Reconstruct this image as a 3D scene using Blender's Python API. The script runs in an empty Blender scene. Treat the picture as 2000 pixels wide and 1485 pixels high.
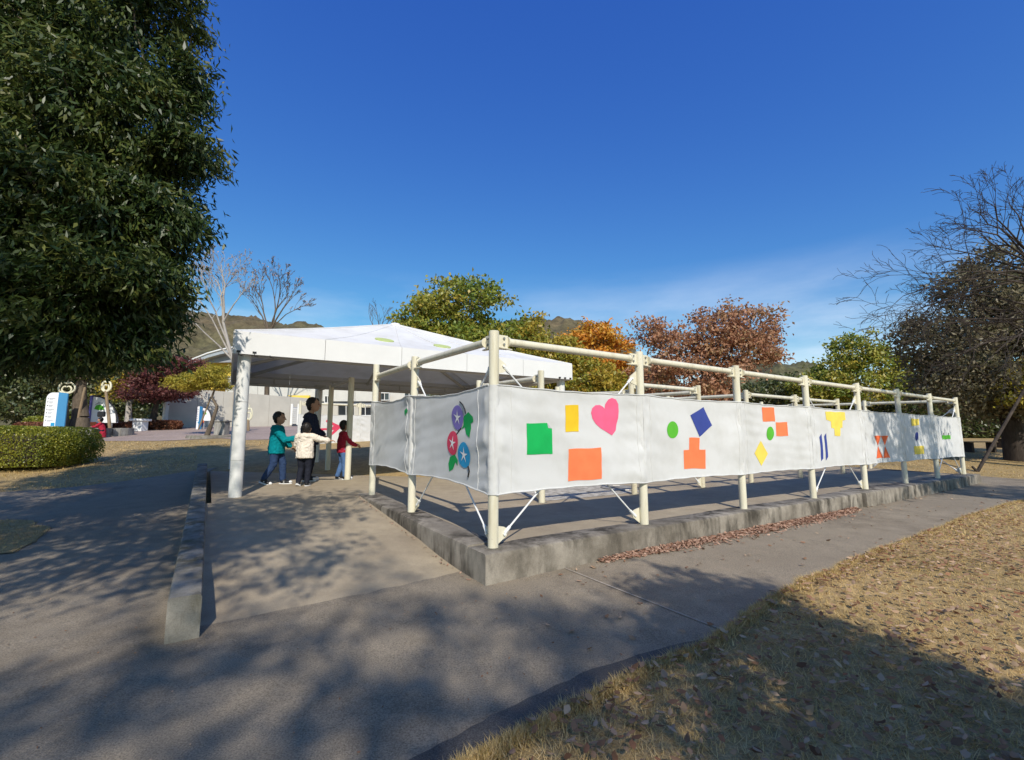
import bpy, bmesh, math, random
import numpy as np
from mathutils import Vector, Matrix

R = math.radians
rng = np.random.default_rng(7)
random.seed(7)
scene = bpy.context.scene
col = scene.collection

# ------------------------------------------------------------------ camera
EYE = np.array([0.0, 0.0, 1.25]); FOC = 900.0; PITCH = math.atan(108.5 / FOC)
cam_d = bpy.data.cameras.new('camera'); cam = bpy.data.objects.new('camera', cam_d); col.objects.link(cam)
cam.location = EYE; cam.rotation_euler = (R(90) + PITCH, 0, 0)
cam_d.sensor_width = 36; cam_d.sensor_fit = 'HORIZONTAL'; cam_d.lens = 36 * FOC / 2000
cam_d.clip_start = 0.05; cam_d.clip_end = 6000
scene.camera = cam

# ------------------------------------------------------------------ sky and sun
SUN_EL = R(38.5); SUN_H = np.array([0.25, -0.968])
world = bpy.data.worlds.new('World'); scene.world = world; world.use_nodes = True
nt = world.node_tree; nt.nodes.clear()
wo = nt.nodes.new('ShaderNodeOutputWorld'); bg = nt.nodes.new('ShaderNodeBackground')
sky = nt.nodes.new('ShaderNodeTexSky'); sky.sky_type = 'NISHITA'; sky.sun_disc = False
sky.sun_elevation = SUN_EL; sky.sun_rotation = math.atan2(SUN_H[0], SUN_H[1])
sky.air_density = 1.0; sky.dust_density = 0.3; sky.ozone_density = 4.0; sky.altitude = 60
hs = nt.nodes.new('ShaderNodeHueSaturation'); hs.inputs['Saturation'].default_value = 1.18; hs.inputs['Value'].default_value = 1.12
# thin cirrus wisps, spread over the whole sky
tc = nt.nodes.new('ShaderNodeTexCoord'); mp = nt.nodes.new('ShaderNodeMapping')
mp.inputs['Scale'].default_value = (1.3, 1.3, 5.0); mp.inputs['Location'].default_value = (0.35, 0.1, 0.2)
nz = nt.nodes.new('ShaderNodeTexNoise'); nz.inputs['Scale'].default_value = 2.1; nz.inputs['Detail'].default_value = 6; nz.inputs['Roughness'].default_value = 0.55
rp = nt.nodes.new('ShaderNodeValToRGB'); rp.color_ramp.elements[0].position = 0.40; rp.color_ramp.elements[1].position = 0.74
rp.color_ramp.elements[1].color = (0.82, 0.82, 0.82, 1)
mx = nt.nodes.new('ShaderNodeMixRGB'); mx.inputs['Color2'].default_value = (7.2, 7.6, 8.4, 1)
L = nt.links.new
L(tc.outputs['Generated'], mp.inputs['Vector']); L(mp.outputs[0], nz.inputs['Vector']); L(nz.outputs['Fac'], rp.inputs['Fac'])
L(sky.outputs[0], hs.inputs['Color']); spx = nt.nodes.new('ShaderNodeSeparateColor'); cbx = nt.nodes.new('ShaderNodeCombineColor'); L(hs.outputs[0], spx.inputs[0])   # clear dry-air grade of the sky colour
for ch, (k_, e_) in enumerate(((.68, 1.12), (.80, 1.08), (2.10, .52))):
    pw = nt.nodes.new('ShaderNodeMath'); pw.operation = 'POWER'; pw.inputs[1].default_value = e_; mu = nt.nodes.new('ShaderNodeMath'); mu.operation = 'MULTIPLY'; mu.inputs[1].default_value = k_
    L(spx.outputs[ch], pw.inputs[0]); L(pw.outputs[0], mu.inputs[0]); L(mu.outputs[0], cbx.inputs[ch])
L(cbx.outputs[0], mx.inputs['Color1']); sx = nt.nodes.new('ShaderNodeSeparateXYZ'); L(tc.outputs['Generated'], sx.inputs[0])
er = nt.nodes.new('ShaderNodeValToRGB'); L(sx.outputs['Z'], er.inputs['Fac'])      # wisps only hang low in the sky, all round
er.color_ramp.elements[0].position = .10; er.color_ramp.elements[0].color = (1, 1, 1, 1); er.color_ramp.elements[1].position = .34; er.color_ramp.elements[1].color = (0, 0, 0, 1)
ml = nt.nodes.new('ShaderNodeMath'); ml.operation = 'MULTIPLY'; L(rp.outputs[0], ml.inputs[0]); L(er.outputs[0], ml.inputs[1]); L(ml.outputs[0], mx.inputs['Fac'])
L(mx.outputs[0], bg.inputs['Color']); bg.inputs['Strength'].default_value = 0.13
L(bg.outputs[0], wo.inputs['Surface'])

sun_d = bpy.data.lights.new('sun', 'SUN'); sun = bpy.data.objects.new('sun', sun_d); col.objects.link(sun)
sun_d.energy = 4.1; sun_d.angle = R(0.55); sun_d.color = (1.0, 0.935, 0.84)
sv = Vector((SUN_H[0] * math.cos(SUN_EL), SUN_H[1] * math.cos(SUN_EL), math.sin(SUN_EL)))
sun.rotation_euler = sv.to_track_quat('Z', 'Y').to_euler(); sun.location = sv * 40

scene.view_settings.view_transform = 'Standard'; scene.view_settings.look = 'None'
scene.view_settings.exposure = 0.13; scene.view_settings.gamma = 1.0; scene.view_settings.use_curve_mapping = False
try:
    scene.cycles.use_denoising = True; scene.cycles.max_bounces = 6; scene.cycles.transparent_max_bounces = 6
except Exception: pass

# ------------------------------------------------------------------ pixel <-> world helpers (photo pixels, 2000 x 1485)
def ray(x, y):
    a = (x - 1000) / FOC; b = (742.5 - y) / FOC
    return np.array([a, math.cos(PITCH) - math.sin(PITCH) * b, math.sin(PITCH) + math.cos(PITCH) * b])
def atz(x, y, z):
    d = ray(x, y); return EYE + d * (z - EYE[2]) / d[2]
def aty(x, y, Y):
    d = ray(x, y); return EYE + d * Y / d[1]
P0 = np.array([-0.162, 4.075, 0.3]); U = np.array([0.8361, 0.5485, 0]); V = np.array([-0.5485, 0.8361, 0])
def W(u, v, z=0.0):
    return np.array([P0[0] + u * U[0] + v * V[0], P0[1] + u * U[1] + v * V[1], z])
def uv_of(p):
    d = np.array(p)[:2] - P0[:2]; return float(d @ U[:2]), float(d @ V[:2])
def smooth(t): t = np.clip(t, 0, 1); return t * t * (3 - 2 * t)
_ly = np.linspace(-60, 400, 2301)
def _prof(pts):
    a = np.interp(_ly, [p[0] for p in pts], [p[1] for p in pts])
    k = np.ones(13) / 13
    return np.convolve(np.pad(a, 6, mode='edge'), k, mode='valid')
_L = _prof([(-60, 0), (2.6, 0), (6, .12), (9, .36), (12, .66), (16, 1.06), (20, 1.38), (24, 1.66), (30, 1.86), (60, 2.2), (400, 4)])
_Rr = _prof([(-60, 0.0), (2, 0.02), (5, .06), (11, .08), (16, .32), (20, .66), (30, 1.1), (60, 1.6), (400, 4)])
def gz(x, y):
    x = np.asarray(x, float); y = np.asarray(y, float)
    t = smooth((x + 2.0) / 6.0)
    return (1 - t) * np.interp(y, _ly, _L) + t * np.interp(y, _ly, _Rr)
def G(px, py):
    z = 0.3
    for _ in range(60):
        q = atz(px, py, min(z, 1.2)); z = 0.6 * z + 0.4 * float(gz(q[0], q[1]))
    return q
def GY(px, Y):     # ground point straight below pixel column px at depth Y
    X = (px - 1000) / FOC * Y * 1.0
    return np.array([X, Y, float(gz(X, Y))])
def floor_z(v): return 0.30 + 0.021 * max(v, 0.0)

# ------------------------------------------------------------------ materials
def new_mat(name):
    m = bpy.data.materials.new(name); m.use_nodes = True; t = m.node_tree; t.nodes.clear()
    o = t.nodes.new('ShaderNodeOutputMaterial'); return m, t, o
def ramp(t, cols, pos=None):
    r = t.nodes.new('ShaderNodeValToRGB'); e = r.color_ramp.elements; n = len(cols)
    while len(e) < n: e.new(0.5)
    for i, c in enumerate(cols):
        e[i].position = pos[i] if pos else i / (n - 1); e[i].color = (*c, 1)
    return r
def noise_tex(t, vec, scale, detail=4, rough=.6):
    n = t.nodes.new('ShaderNodeTexNoise'); n.inputs['Scale'].default_value = scale; n.inputs['Detail'].default_value = detail
    n.inputs['Roughness'].default_value = rough; t.links.new(vec, n.inputs['Vector']); return n
def pos_node(t, stretch=(1, 1, 1)):
    g = t.nodes.new('ShaderNodeNewGeometry'); m = t.nodes.new('ShaderNodeMapping'); m.inputs['Scale'].default_value = stretch
    t.links.new(g.outputs['Position'], m.inputs['Vector']); return m.outputs[0]
def plain(name, c, rough=.6, var=.12, scale=9, bump=0.0, bscale=60, metal=0.0, spec=.4, stretch=(1, 1, 1)):
    m, t, o = new_mat(name); b = t.nodes.new('ShaderNodeBsdfPrincipled'); p = pos_node(t, stretch)
    n = noise_tex(t, p, scale, 5); c = np.array(c)
    r = ramp(t, [tuple(c * (1 - var)), tuple(np.minimum(c * (1 + var), 1))], [.3, .7]); t.links.new(n.outputs['Fac'], r.inputs['Fac'])
    t.links.new(r.outputs[0], b.inputs['Base Color']); b.inputs['Roughness'].default_value = rough; b.inputs['Metallic'].default_value = metal
    b.inputs['Specular IOR Level'].default_value = spec
    if bump:
        n2 = noise_tex(t, p, bscale, 4); bu = t.nodes.new('ShaderNodeBump'); bu.inputs['Strength'].default_value = bump; bu.inputs['Distance'].default_value = .01
        t.links.new(n2.outputs['Fac'], bu.inputs['Height']); t.links.new(bu.outputs[0], b.inputs['Normal'])
    t.links.new(b.outputs[0], o.inputs['Surface']); return m
def layered(name, big, mid, fine, rough=.9, bump=.4, bscale=180, spec=.25, s_big=.35, s_mid=3, s_fine=140, fine_amt=.5, stretch=(1, 1, 1)):
    """ground-like material: big patches x mid mottling x fine grain"""
    m, t, o = new_mat(name); b = t.nodes.new('ShaderNodeBsdfPrincipled'); p = pos_node(t, stretch); K = t.links.new
    a = noise_tex(t, p, s_big, 6, .62); ra = ramp(t, big, None); K(a.outputs['Fac'], ra.inputs['Fac'])
    ra.color_ramp.elements[0].position = .32; ra.color_ramp.elements[-1].position = .68
    c = noise_tex(t, p, s_mid, 6, .7); rc = ramp(t, [(mid[0],) * 3, (mid[1],) * 3], [.3, .7]); K(c.outputs['Fac'], rc.inputs['Fac'])
    f = noise_tex(t, p, s_fine, 3, .8); rf = ramp(t, [(fine[0],) * 3, (1, 1, 1), (fine[1],) * 3], [.3, .5, .72]); K(f.outputs['Fac'], rf.inputs['Fac'])
    m1 = t.nodes.new('ShaderNodeMixRGB'); m1.blend_type = 'MULTIPLY'; m1.inputs[0].default_value = 1; K(ra.outputs[0], m1.inputs[1]); K(rc.outputs[0], m1.inputs[2])
    m2 = t.nodes.new('ShaderNodeMixRGB'); m2.blend_type = 'MULTIPLY'; m2.inputs[0].default_value = fine_amt; K(m1.outputs[0], m2.inputs[1]); K(rf.outputs[0], m2.inputs[2])
    K(m2.outputs[0], b.inputs['Base Color']); b.inputs['Roughness'].default_value = rough; b.inputs['Specular IOR Level'].default_value = spec
    n2 = noise_tex(t, p, bscale, 4, .7); bu = t.nodes.new('ShaderNodeBump'); bu.inputs['Strength'].default_value = bump; bu.inputs['Distance'].default_value = .006
    K(n2.outputs['Fac'], bu.inputs['Height']); K(bu.outputs[0], b.inputs['Normal']); K(b.outputs[0], o.inputs['Surface']); return m
def leaf_mat(name, cols, trans=.35, gloss=.06, rough=.45):
    m, t, o = new_mat(name); K = t.links.new
    a = t.nodes.new('ShaderNodeAttribute'); a.attribute_name = 'rnd'
    r = ramp(t, cols); K(a.outputs['Fac'], r.inputs['Fac'])
    d = t.nodes.new('ShaderNodeBsdfDiffuse'); tr = t.nodes.new('ShaderNodeBsdfTranslucent'); K(r.outputs[0], d.inputs[0]); K(r.outputs[0], tr.inputs[0])
    mix = t.nodes.new('ShaderNodeMixShader'); mix.inputs[0].default_value = trans; K(d.outputs[0], mix.inputs[1]); K(tr.outputs[0], mix.inputs[2])
    g = t.nodes.new('ShaderNodeBsdfGlossy'); g.inputs['Roughness'].default_value = rough; g.inputs[0].default_value = (1, 1, 1, 1)
    mg = t.nodes.new('ShaderNodeMixShader'); mg.inputs[0].default_value = gloss; K(mix.outputs[0], mg.inputs[1]); K(g.outputs[0], mg.inputs[2])
    K(mg.outputs[0], o.inputs['Surface']); return m
def fabric_mat(name, c, trans=.22, weave=900, rough=.8):
    m, t, o = new_mat(name); K = t.links.new; p = pos_node(t)
    n = noise_tex(t, p, 2.2, 5); c = np.array(c); r = ramp(t, [tuple(c * np.array([.86, .855, .83])), tuple(c)], [.30, .58]); K(n.outputs['Fac'], r.inputs['Fac'])
    d = t.nodes.new('ShaderNodeBsdfPrincipled'); K(r.outputs[0], d.inputs['Base Color']); d.inputs['Roughness'].default_value = rough; d.inputs['Specular IOR Level'].default_value = .25
    tr = t.nodes.new('ShaderNodeBsdfTranslucent'); K(r.outputs[0], tr.inputs[0])
    n2 = noise_tex(t, p, weave, 2); bu = t.nodes.new('ShaderNodeBump'); bu.inputs['Strength'].default_value = .12; bu.inputs['Distance'].default_value = .002
    K(n2.outputs['Fac'], bu.inputs['Height']); K(bu.outputs[0], d.inputs['Normal'])
    mix = t.nodes.new('ShaderNodeMixShader'); mix.inputs[0].default_value = trans; K(d.outputs[0], mix.inputs[1]); K(tr.outputs[0], mix.inputs[2])
    K(mix.outputs[0], o.inputs['Surface']); return m
def streaked(name, c_lo, c_hi, stain, rough=.9):
    """weathered cast concrete: mottling, vertical run-off streaks, dark lichen blotches"""
    m, t, o = new_mat(name); K = t.links.new; b = t.nodes.new('ShaderNodeBsdfPrincipled')
    p = pos_node(t); ps = pos_node(t, (1, 1, .30))
    a = noise_tex(t, p, 1.7, 8, .68); ra = ramp(t, [c_lo, c_hi], [.38, .62]); K(a.outputs['Fac'], ra.inputs['Fac'])
    s = noise_tex(t, ps, 6, 7, .7); rs = ramp(t, [(0, 0, 0), (1, 1, 1)], [.42, .60]); K(s.outputs['Fac'], rs.inputs['Fac'])
    s2 = noise_tex(t, p, 1.1, 5, .6); rs2 = ramp(t, [(0, 0, 0), (1, 1, 1)], [.38, .56]); K(s2.outputs['Fac'], rs2.inputs['Fac'])
    mm = t.nodes.new('ShaderNodeMath'); mm.operation = 'MULTIPLY'; K(rs.outputs[0], mm.inputs[0]); K(rs2.outputs[0], mm.inputs[1])
    mk = t.nodes.new('ShaderNodeMixRGB'); K(mm.outputs[0], mk.inputs[0]); K(ra.outputs[0], mk.inputs[1]); mk.inputs[2].default_value = (*stain, 1)
    f = noise_tex(t, p, 130, 4, .8); rf = ramp(t, [(.62,) * 3, (1, 1, 1), (1.18,) * 3], [.3, .5, .72]); K(f.outputs['Fac'], rf.inputs['Fac'])
    m2 = t.nodes.new('ShaderNodeMixRGB'); m2.blend_type = 'MULTIPLY'; m2.inputs[0].default_value = .7; K(mk.outputs[0], m2.inputs[1]); K(rf.outputs[0], m2.inputs[2])
    K(m2.outputs[0], b.inputs['Base Color']); b.inputs['Roughness'].default_value = rough; b.inputs['Specular IOR Level'].default_value = .2
    n2 = noise_tex(t, p, 70, 6, .7); bu = t.nodes.new('ShaderNodeBump'); bu.inputs['Strength'].default_value = .5; bu.inputs['Distance'].default_value = .006
    K(n2.outputs['Fac'], bu.inputs['Height']); K(bu.outputs[0], b.inputs['Normal']); K(b.outputs[0], o.inputs['Surface']); return m

def painted(name, c, thr=.66):
    """painted steel tube: faint grime runs, small rust chips"""
    m, t, o = new_mat(name); K = t.links.new; b = t.nodes.new('ShaderNodeBsdfPrincipled'); p = pos_node(t); ps = pos_node(t, (1, 1, .12)); c = np.array(c)
    n = noise_tex(t, ps, 14, 5, .6); r = ramp(t, [tuple(c * np.array([.80, .77, .70])), tuple(c), tuple(np.minimum(c * 1.05, 1))], [.28, .5, .75]); K(n.outputs['Fac'], r.inputs['Fac'])
    ch = noise_tex(t, p, 22, 6, .75); rc = ramp(t, [(0, 0, 0), (1, 1, 1)], [thr, thr + .03]); K(ch.outputs['Fac'], rc.inputs['Fac'])
    mk = t.nodes.new('ShaderNodeMixRGB'); K(rc.outputs[0], mk.inputs[0]); K(r.outputs[0], mk.inputs[1]); mk.inputs[2].default_value = (.20, .11, .055, 1)
    K(mk.outputs[0], b.inputs['Base Color']); b.inputs['Roughness'].default_value = .42; b.inputs['Specular IOR Level'].default_value = .4
    bu = t.nodes.new('ShaderNodeBump'); bu.inputs['Strength'].default_value = .08; bu.inputs['Distance'].default_value = .004; K(ch.outputs['Fac'], bu.inputs['Height']); K(bu.outputs[0], b.inputs['Normal'])
    K(b.outputs[0], o.inputs['Surface']); return m

M = {}
M['asphalt'] = layered('asphalt', [(0.216, 0.176, 0.125), (0.286, 0.238, 0.172), (0.240, 0.198, 0.143)], (.84, 1.12), (.45, 1.55), s_big=.5, s_mid=4, s_fine=120, fine_amt=.95, bump=.9, bscale=150)
M['asphalt_dark'] = layered('asphalt_dark', [(.075, .07, .065), (.12, .112, .10)], (.8, 1.2), (.4, 2.2), s_fine=170, fine_amt=.9, bump=.9)
M['floor'] = layered('floor_concrete', [(0.306, 0.248, 0.173), (0.401, 0.329, 0.226), (0.333, 0.269, 0.185)], (.86, 1.1), (.6, 1.3), s_big=.45, s_mid=5, s_fine=160, fine_amt=.6, bump=.4)
M['kerb'] = streaked('kerb_concrete', (.165, .142, .11), (.35, .31, .25), (.06, .052, .040))
M['kerb2'] = streaked('kerb_concrete_grey', (.165, .15, .125), (.31, .288, .243), (.10, .09, .055))
M['lawn'] = layered('lawn_soil', [(.25, .16, .08), (.46, .32, .145), (.34, .245, .105), (.39, .255, .13)], (.6, 1.25), (.45, 1.5), s_big=.9, s_mid=9, s_fine=80, fine_amt=.9, bump=1.0, bscale=90)
M['hill'] = layered('hill_forest', [(.075, .078, .034), (.135, .098, .055), (.08, .086, .038), (.15, .112, .065)], (.6, 1.35), (.5, 1.5), s_big=.02, s_mid=.11, s_fine=.5, fine_amt=.8, bump=1.0, bscale=.4)
M['cream'] = painted('cream_paint', (.70, .655, .505))
M['cream_old'] = painted('cream_paint_old', (.64, .58, .42), .60)
M['whitepaint'] = plain('white_paint', (.78, .78, .75), .4, .05, 4)
M['bolt'] = plain('bolt_steel', (.35, .33, .29), .4, .1, 40, metal=.7)
M['fabric'] = fabric_mat('banner_fabric', (.67, .667, .645), trans=.06)
M['membrane'] = fabric_mat('tent_membrane', (.76, .755, .735), trans=.08, weave=500)
M['fascia'] = plain('fascia_sheet', (.72, .71, .68), .5, .03, 3)
M['steel'] = plain('galvanised_steel', (.50, .485, .44), .5, .12, 6, metal=.1)
M['column'] = plain('column_paint', (.70, .69, .65), .45, .08, 4)
M['black'] = plain('black_rubber', (.015, .015, .017), .5)
def dye(n, c): M[n] = plain('dye_' + n, tuple(np.array(c) * .93 + .012), .75, .09, 5, spec=.15, bump=.1, bscale=300)
dye('green', (.0, .42, .085)); dye('yellow', (.80, .52, .015)); dye('pink', (.85, .12, .24)); dye('orange', (.95, .21, .075)); dye('lime', (.10, .46, .03))
dye('navy', (.035, .06, .28)); dye('paleyellow', (.86, .66, .10)); dye('red', (.66, .05, .11)); dye('violet', (.20, .16, .46)); dye('blue', (.02, .31, .58)); dye('grey', (.45, .47, .46)); dye('leafgreen', (.0, .33, .075)); dye('white', (.83, .83, .82)); dye('rooflime', (.50, .58, .22)); dye('tomato', (.85, .15, .04))
M['bark'] = layered('bark', [(.10, .075, .05), (.17, .135, .10)], (.6, 1.25), (.6, 1.3), s_big=1.5, s_mid=12, s_fine=60, bump=1, bscale=40, stretch=(1, 1, .25))
M['bark_dark'] = layered('bark_dark', [(.035, .027, .022), (.075, .058, .046)], (.6, 1.25), (.6, 1.3), s_big=1.5, s_mid=12, s_fine=60, bump=1, bscale=40, stretch=(1, 1, .25))
M['bark_pale'] = layered('bark_pale', [(.34, .30, .26), (.46, .42, .37)], (.7, 1.15), (.6, 1.2), s_big=1.5, s_mid=9, s_fine=60, bump=.6, bscale=40, stretch=(1, 1, .3))
M['wood'] = plain('stake_wood', (.25, .18, .11), .8, .25, 9, bump=.2, stretch=(1, 1, .15))
M['ply'] = plain('yellow_board', (.62, .40, .10), .7, .12, 5)
M['tarp'] = plain('brown_tarp', (.11, .085, .06), .85, .3, 8, bump=.4, bscale=14)
M['lf_near'] = leaf_mat('leaf_near', [(.014, .030, .008), (.034, .066, .014), (.075, .105, .020), (.19, .19, .04)], .28, .03, .45)
M['lf_green'] = leaf_mat('leaf_green_gold', [(0.106, 0.170, 0.031), (0.227, 0.283, 0.042), (0.354, 0.325, 0.049), (0.510, 0.368, 0.056)], .35, .03)
M['lf_gold'] = leaf_mat('leaf_gold', [(0.425, 0.269, 0.042), (0.708, 0.396, 0.049), (0.793, 0.312, 0.049), (0.454, 0.368, 0.056)], .35, .02)
M['lf_olive'] = leaf_mat('leaf_olive_gold', [(0.170, 0.205, 0.035), (0.325, 0.305, 0.042), (0.538, 0.368, 0.056), (0.227, 0.254, 0.042)], .35, .02)
M['lf_red'] = leaf_mat('leaf_russet', [(0.300, 0.162, 0.096), (0.444, 0.210, 0.114), (0.516, 0.300, 0.168), (0.312, 0.240, 0.102)], .35, .02)
M['lf_dark'] = leaf_mat('leaf_dark', [(0.034, 0.058, 0.019), (0.072, 0.102, 0.029), (0.126, 0.138, 0.038), (0.192, 0.168, 0.060)], .3, .05)
M['lf_brown'] = leaf_mat('leaf_grey_brown', [(0.094, 0.099, 0.049), (0.166, 0.150, 0.085), (0.259, 0.217, 0.138), (0.144, 0.150, 0.062)], .3, .02)
M['lf_maple'] = leaf_mat('leaf_maple', [(.11, .036, .04), (.20, .065, .062), (.16, .07, .06), (.27, .105, .075)], .35, .02)
M['lf_pine'] = leaf_mat('leaf_pine', [(0.177, 0.177, 0.029), (0.342, 0.307, 0.041), (0.507, 0.401, 0.059), (0.566, 0.425, 0.071)], .3, .02)
M['lf_hedge'] = leaf_mat('leaf_hedge', [(0.083, 0.124, 0.018), (0.189, 0.224, 0.026), (0.330, 0.330, 0.035), (0.448, 0.401, 0.047)], .3, .04)
M['lf_azalea'] = leaf_mat('leaf_azalea', [(.13, .05, .03), (.24, .09, .05), (.32, .17, .09)], .3, .02)
M['lf_fallen'] = leaf_mat('leaf_fallen', [(.24, .13, .085), (.40, .24, .165), (.54, .37, .27), (.32, .17, .115)], .15, .0)
M['lf_fallen_dull'] = leaf_mat('leaf_fallen_dull', [(.16, .08, .045), (.32, .19, .11), (.54, .39, .26), (.28, .13, .07), (.40, .28, .17)], .15, .0)
M['grass'] = leaf_mat('grass_blade', [(.30, .225, .075), (.50, .36, .135), (.70, .51, .235), (.80, .62, .33)], .25, .01)
M['skin'] = plain('skin', (.42, .235, .15), .5, .04, 8)
M['hair'] = plain('hair', (.012, .009, .008), .45, .2, 40)

# ------------------------------------------------------------------ mesh helpers
def wloc(o):
    p = np.zeros(3)
    while o is not None:
        p += np.array(o.location); o = o.parent
    return p
def add_obj(name, me, parent=None):
    o = bpy.data.objects.new(name, me); col.objects.link(o)
    if parent is not None: o.parent = parent
    return o
def thing(name, label, cat, loc=(0, 0, 0), group=None):
    o = bpy.data.objects.new(name, None); col.objects.link(o); o.location = loc; o.empty_display_size = .2
    o['label'] = label; o['category'] = cat
    if group: o['group'] = group
    return o
def tag(o, label=None, cat=None, group=None, kind=None):
    if label: o['label'] = label
    if cat: o['category'] = cat
    if group: o['group'] = group
    if kind: o['kind'] = kind
    return o
def basis(d):
    d = np.asarray(d, float); d = d / (np.linalg.norm(d) + 1e-12)
    a = np.array([0, 0, 1.]) if abs(d[2]) < .9 else np.array([1., 0, 0])
    x = np.cross(a, d); x /= np.linalg.norm(x); return x, np.cross(d, x), d
class MB:
    def __init__(s): s.v = []; s.f = []
    def add(s, vs, fs):
        k = len(s.v); s.v.extend([tuple(map(float, p)) for p in vs]); s.f.extend([tuple(i + k for i in f) for f in fs]); return s
    def box(s, c, size, ax=None, bev=0.0):
        """box centred at c, size along axes ax (3 rows)"""
        A = np.eye(3) if ax is None else np.array(ax, float); h = np.array(size) / 2; c = np.array(c)
        if bev <= 0:
            vs = [c + A.T @ (h * np.array(q)) for q in [(-1, -1, -1), (1, -1, -1), (1, 1, -1), (-1, 1, -1), (-1, -1, 1), (1, -1, 1), (1, 1, 1), (-1, 1, 1)]]
            return s.add(vs, [(0, 3, 2, 1), (4, 5, 6, 7), (0, 1, 5, 4), (1, 2, 6, 5), (2, 3, 7, 6), (3, 0, 4, 7)])
        b = min(bev, *(h * .9)); ring = []
        for z, i in ((-h[2], b), (-h[2] + b, 0), (h[2] - b, 0), (h[2], b)):
            x = h[0] - i; y = h[1] - i; q = b if i == 0 else b * .5
            ring.append([(x - q, -y, z), (x, -y + q, z), (x, y - q, z), (x - q, y, z), (-x + q, y, z), (-x, y - q, z), (-x, -y + q, z), (-x + q, -y, z)])
        vs = [c + A.T @ np.array(p) for r_ in ring for p in r_]; fs = [tuple(reversed(range(8))), tuple(range(24, 32))]
        for k in range(3):
            for j in range(8): a = k * 8 + j; b2 = k * 8 + (j + 1) % 8; fs.append((a, b2, b2 + 8, a + 8))
        return s.add(vs, fs)
    def tube(s, pts, rad, seg=10, cap=True, closed=False):
        pts = [np.array(p, float) for p in pts]; n = len(pts)
        if np.isscalar(rad): rad = [rad] * n
        vs = []; fs = []; X = None
        for i, p in enumerate(pts):
            if closed: d = pts[(i + 1) % n] - pts[i - 1]
            else: d = pts[min(i + 1, n - 1)] - pts[max(i - 1, 0)]
            d = d / (np.linalg.norm(d) + 1e-12)
            if X is None: X, Y, _ = basis(d)
            else:
                X = X - d * (X @ d); X /= np.linalg.norm(X) + 1e-12; Y = np.cross(d, X)
            for k in range(seg):
                a = 2 * math.pi * k / seg; vs.append(p + rad[i] * (math.cos(a) * X + math.sin(a) * Y))
        m = n if closed else n - 1
        for i in range(m):
            for k in range(seg):
                a = i * seg + k; b = i * seg + (k + 1) % seg; c = ((i + 1) % n) * seg + (k + 1) % seg; d = ((i + 1) % n) * seg + k; fs.append((a, b, c, d))
        if cap and not closed: fs.append(tuple(reversed(range(seg)))); fs.append(tuple((n - 1) * seg + k for k in range(seg)))
        return s.add(vs, fs)
    def ball(s, c, r, ax=None, seg=12, rings=8):
        A = np.eye(3) if ax is None else np.array(ax, float); r = np.array([r] * 3 if np.isscalar(r) else r); c = np.array(c)
        vs = [c + A.T @ (r * np.array([0, 0, -1.]))]
        for i in range(1, rings):
            t = math.pi * i / rings
            for k in range(seg):
                a = 2 * math.pi * k / seg; vs.append(c + A.T @ (r * np.array([math.sin(t) * math.cos(a), math.sin(t) * math.sin(a), -math.cos(t)])))
        vs.append(c + A.T @ (r * np.array([0, 0, 1.]))); fs = []
        for k in range(seg): fs.append((0, 1 + (k + 1) % seg, 1 + k))
        for i in range(rings - 2):
            for k in range(seg): a = 1 + i * seg + k; b = 1 + i * seg + (k + 1) % seg; fs.append((a, b, b + seg, a + seg))
        e = len(vs) - 1; q = 1 + (rings - 2) * seg
        for k in range(seg): fs.append((q + k, q + (k + 1) % seg, e))
        return s.add(vs, fs)
    def limb(s, p0, p1, r0, r1, seg=12):
        p0 = np.array(p0, float); p1 = np.array(p1, float); d = p1 - p0; l = np.linalg.norm(d) + 1e-9; d = d / l
        pts = []; rr = []
        for a in (-80, -50, -20): pts.append(p0 + d * r0 * math.sin(R(a))); rr.append(r0 * math.cos(R(a)))
        for t in (.25, .5, .75): pts.append(p0 + d * l * t); rr.append(r0 + (r1 - r0) * t)
        for a in (20, 50, 80): pts.append(p1 + d * r1 * math.sin(R(a))); rr.append(r1 * math.cos(R(a)))
        return s.tube(pts, rr, seg)
    def prism(s, poly, d):
        """extrude 3-D polygon by vector d"""
        n = len(poly); poly = [np.array(p, float) for p in poly]; vs = poly + [p + np.array(d) for p in poly]
        fs = [tuple(reversed(range(n))), tuple(range(n, 2 * n))] + [(i, (i + 1) % n, n + (i + 1) % n, n + i) for i in range(n)]
        return s.add(vs, fs)
    def build(s, name, mat, parent=None, smooth=False):
        o_ = wloc(parent) if parent is not None else np.zeros(3)
        me = bpy.data.meshes.new(name); me.from_pydata((np.array(s.v) - o_).tolist(), [], s.f); me.update()
        bm = bmesh.new(); bm.from_mesh(me); bmesh.ops.recalc_face_normals(bm, faces=bm.faces); bm.to_mesh(me); bm.free()
        if smooth:
            me.polygons.foreach_set('use_smooth', np.ones(len(me.polygons), bool))
            try: me.set_sharp_from_angle(angle=R(38))
            except Exception: pass
        if mat is not None: me.materials.append(mat)
        return add_obj(name, me, parent)
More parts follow.
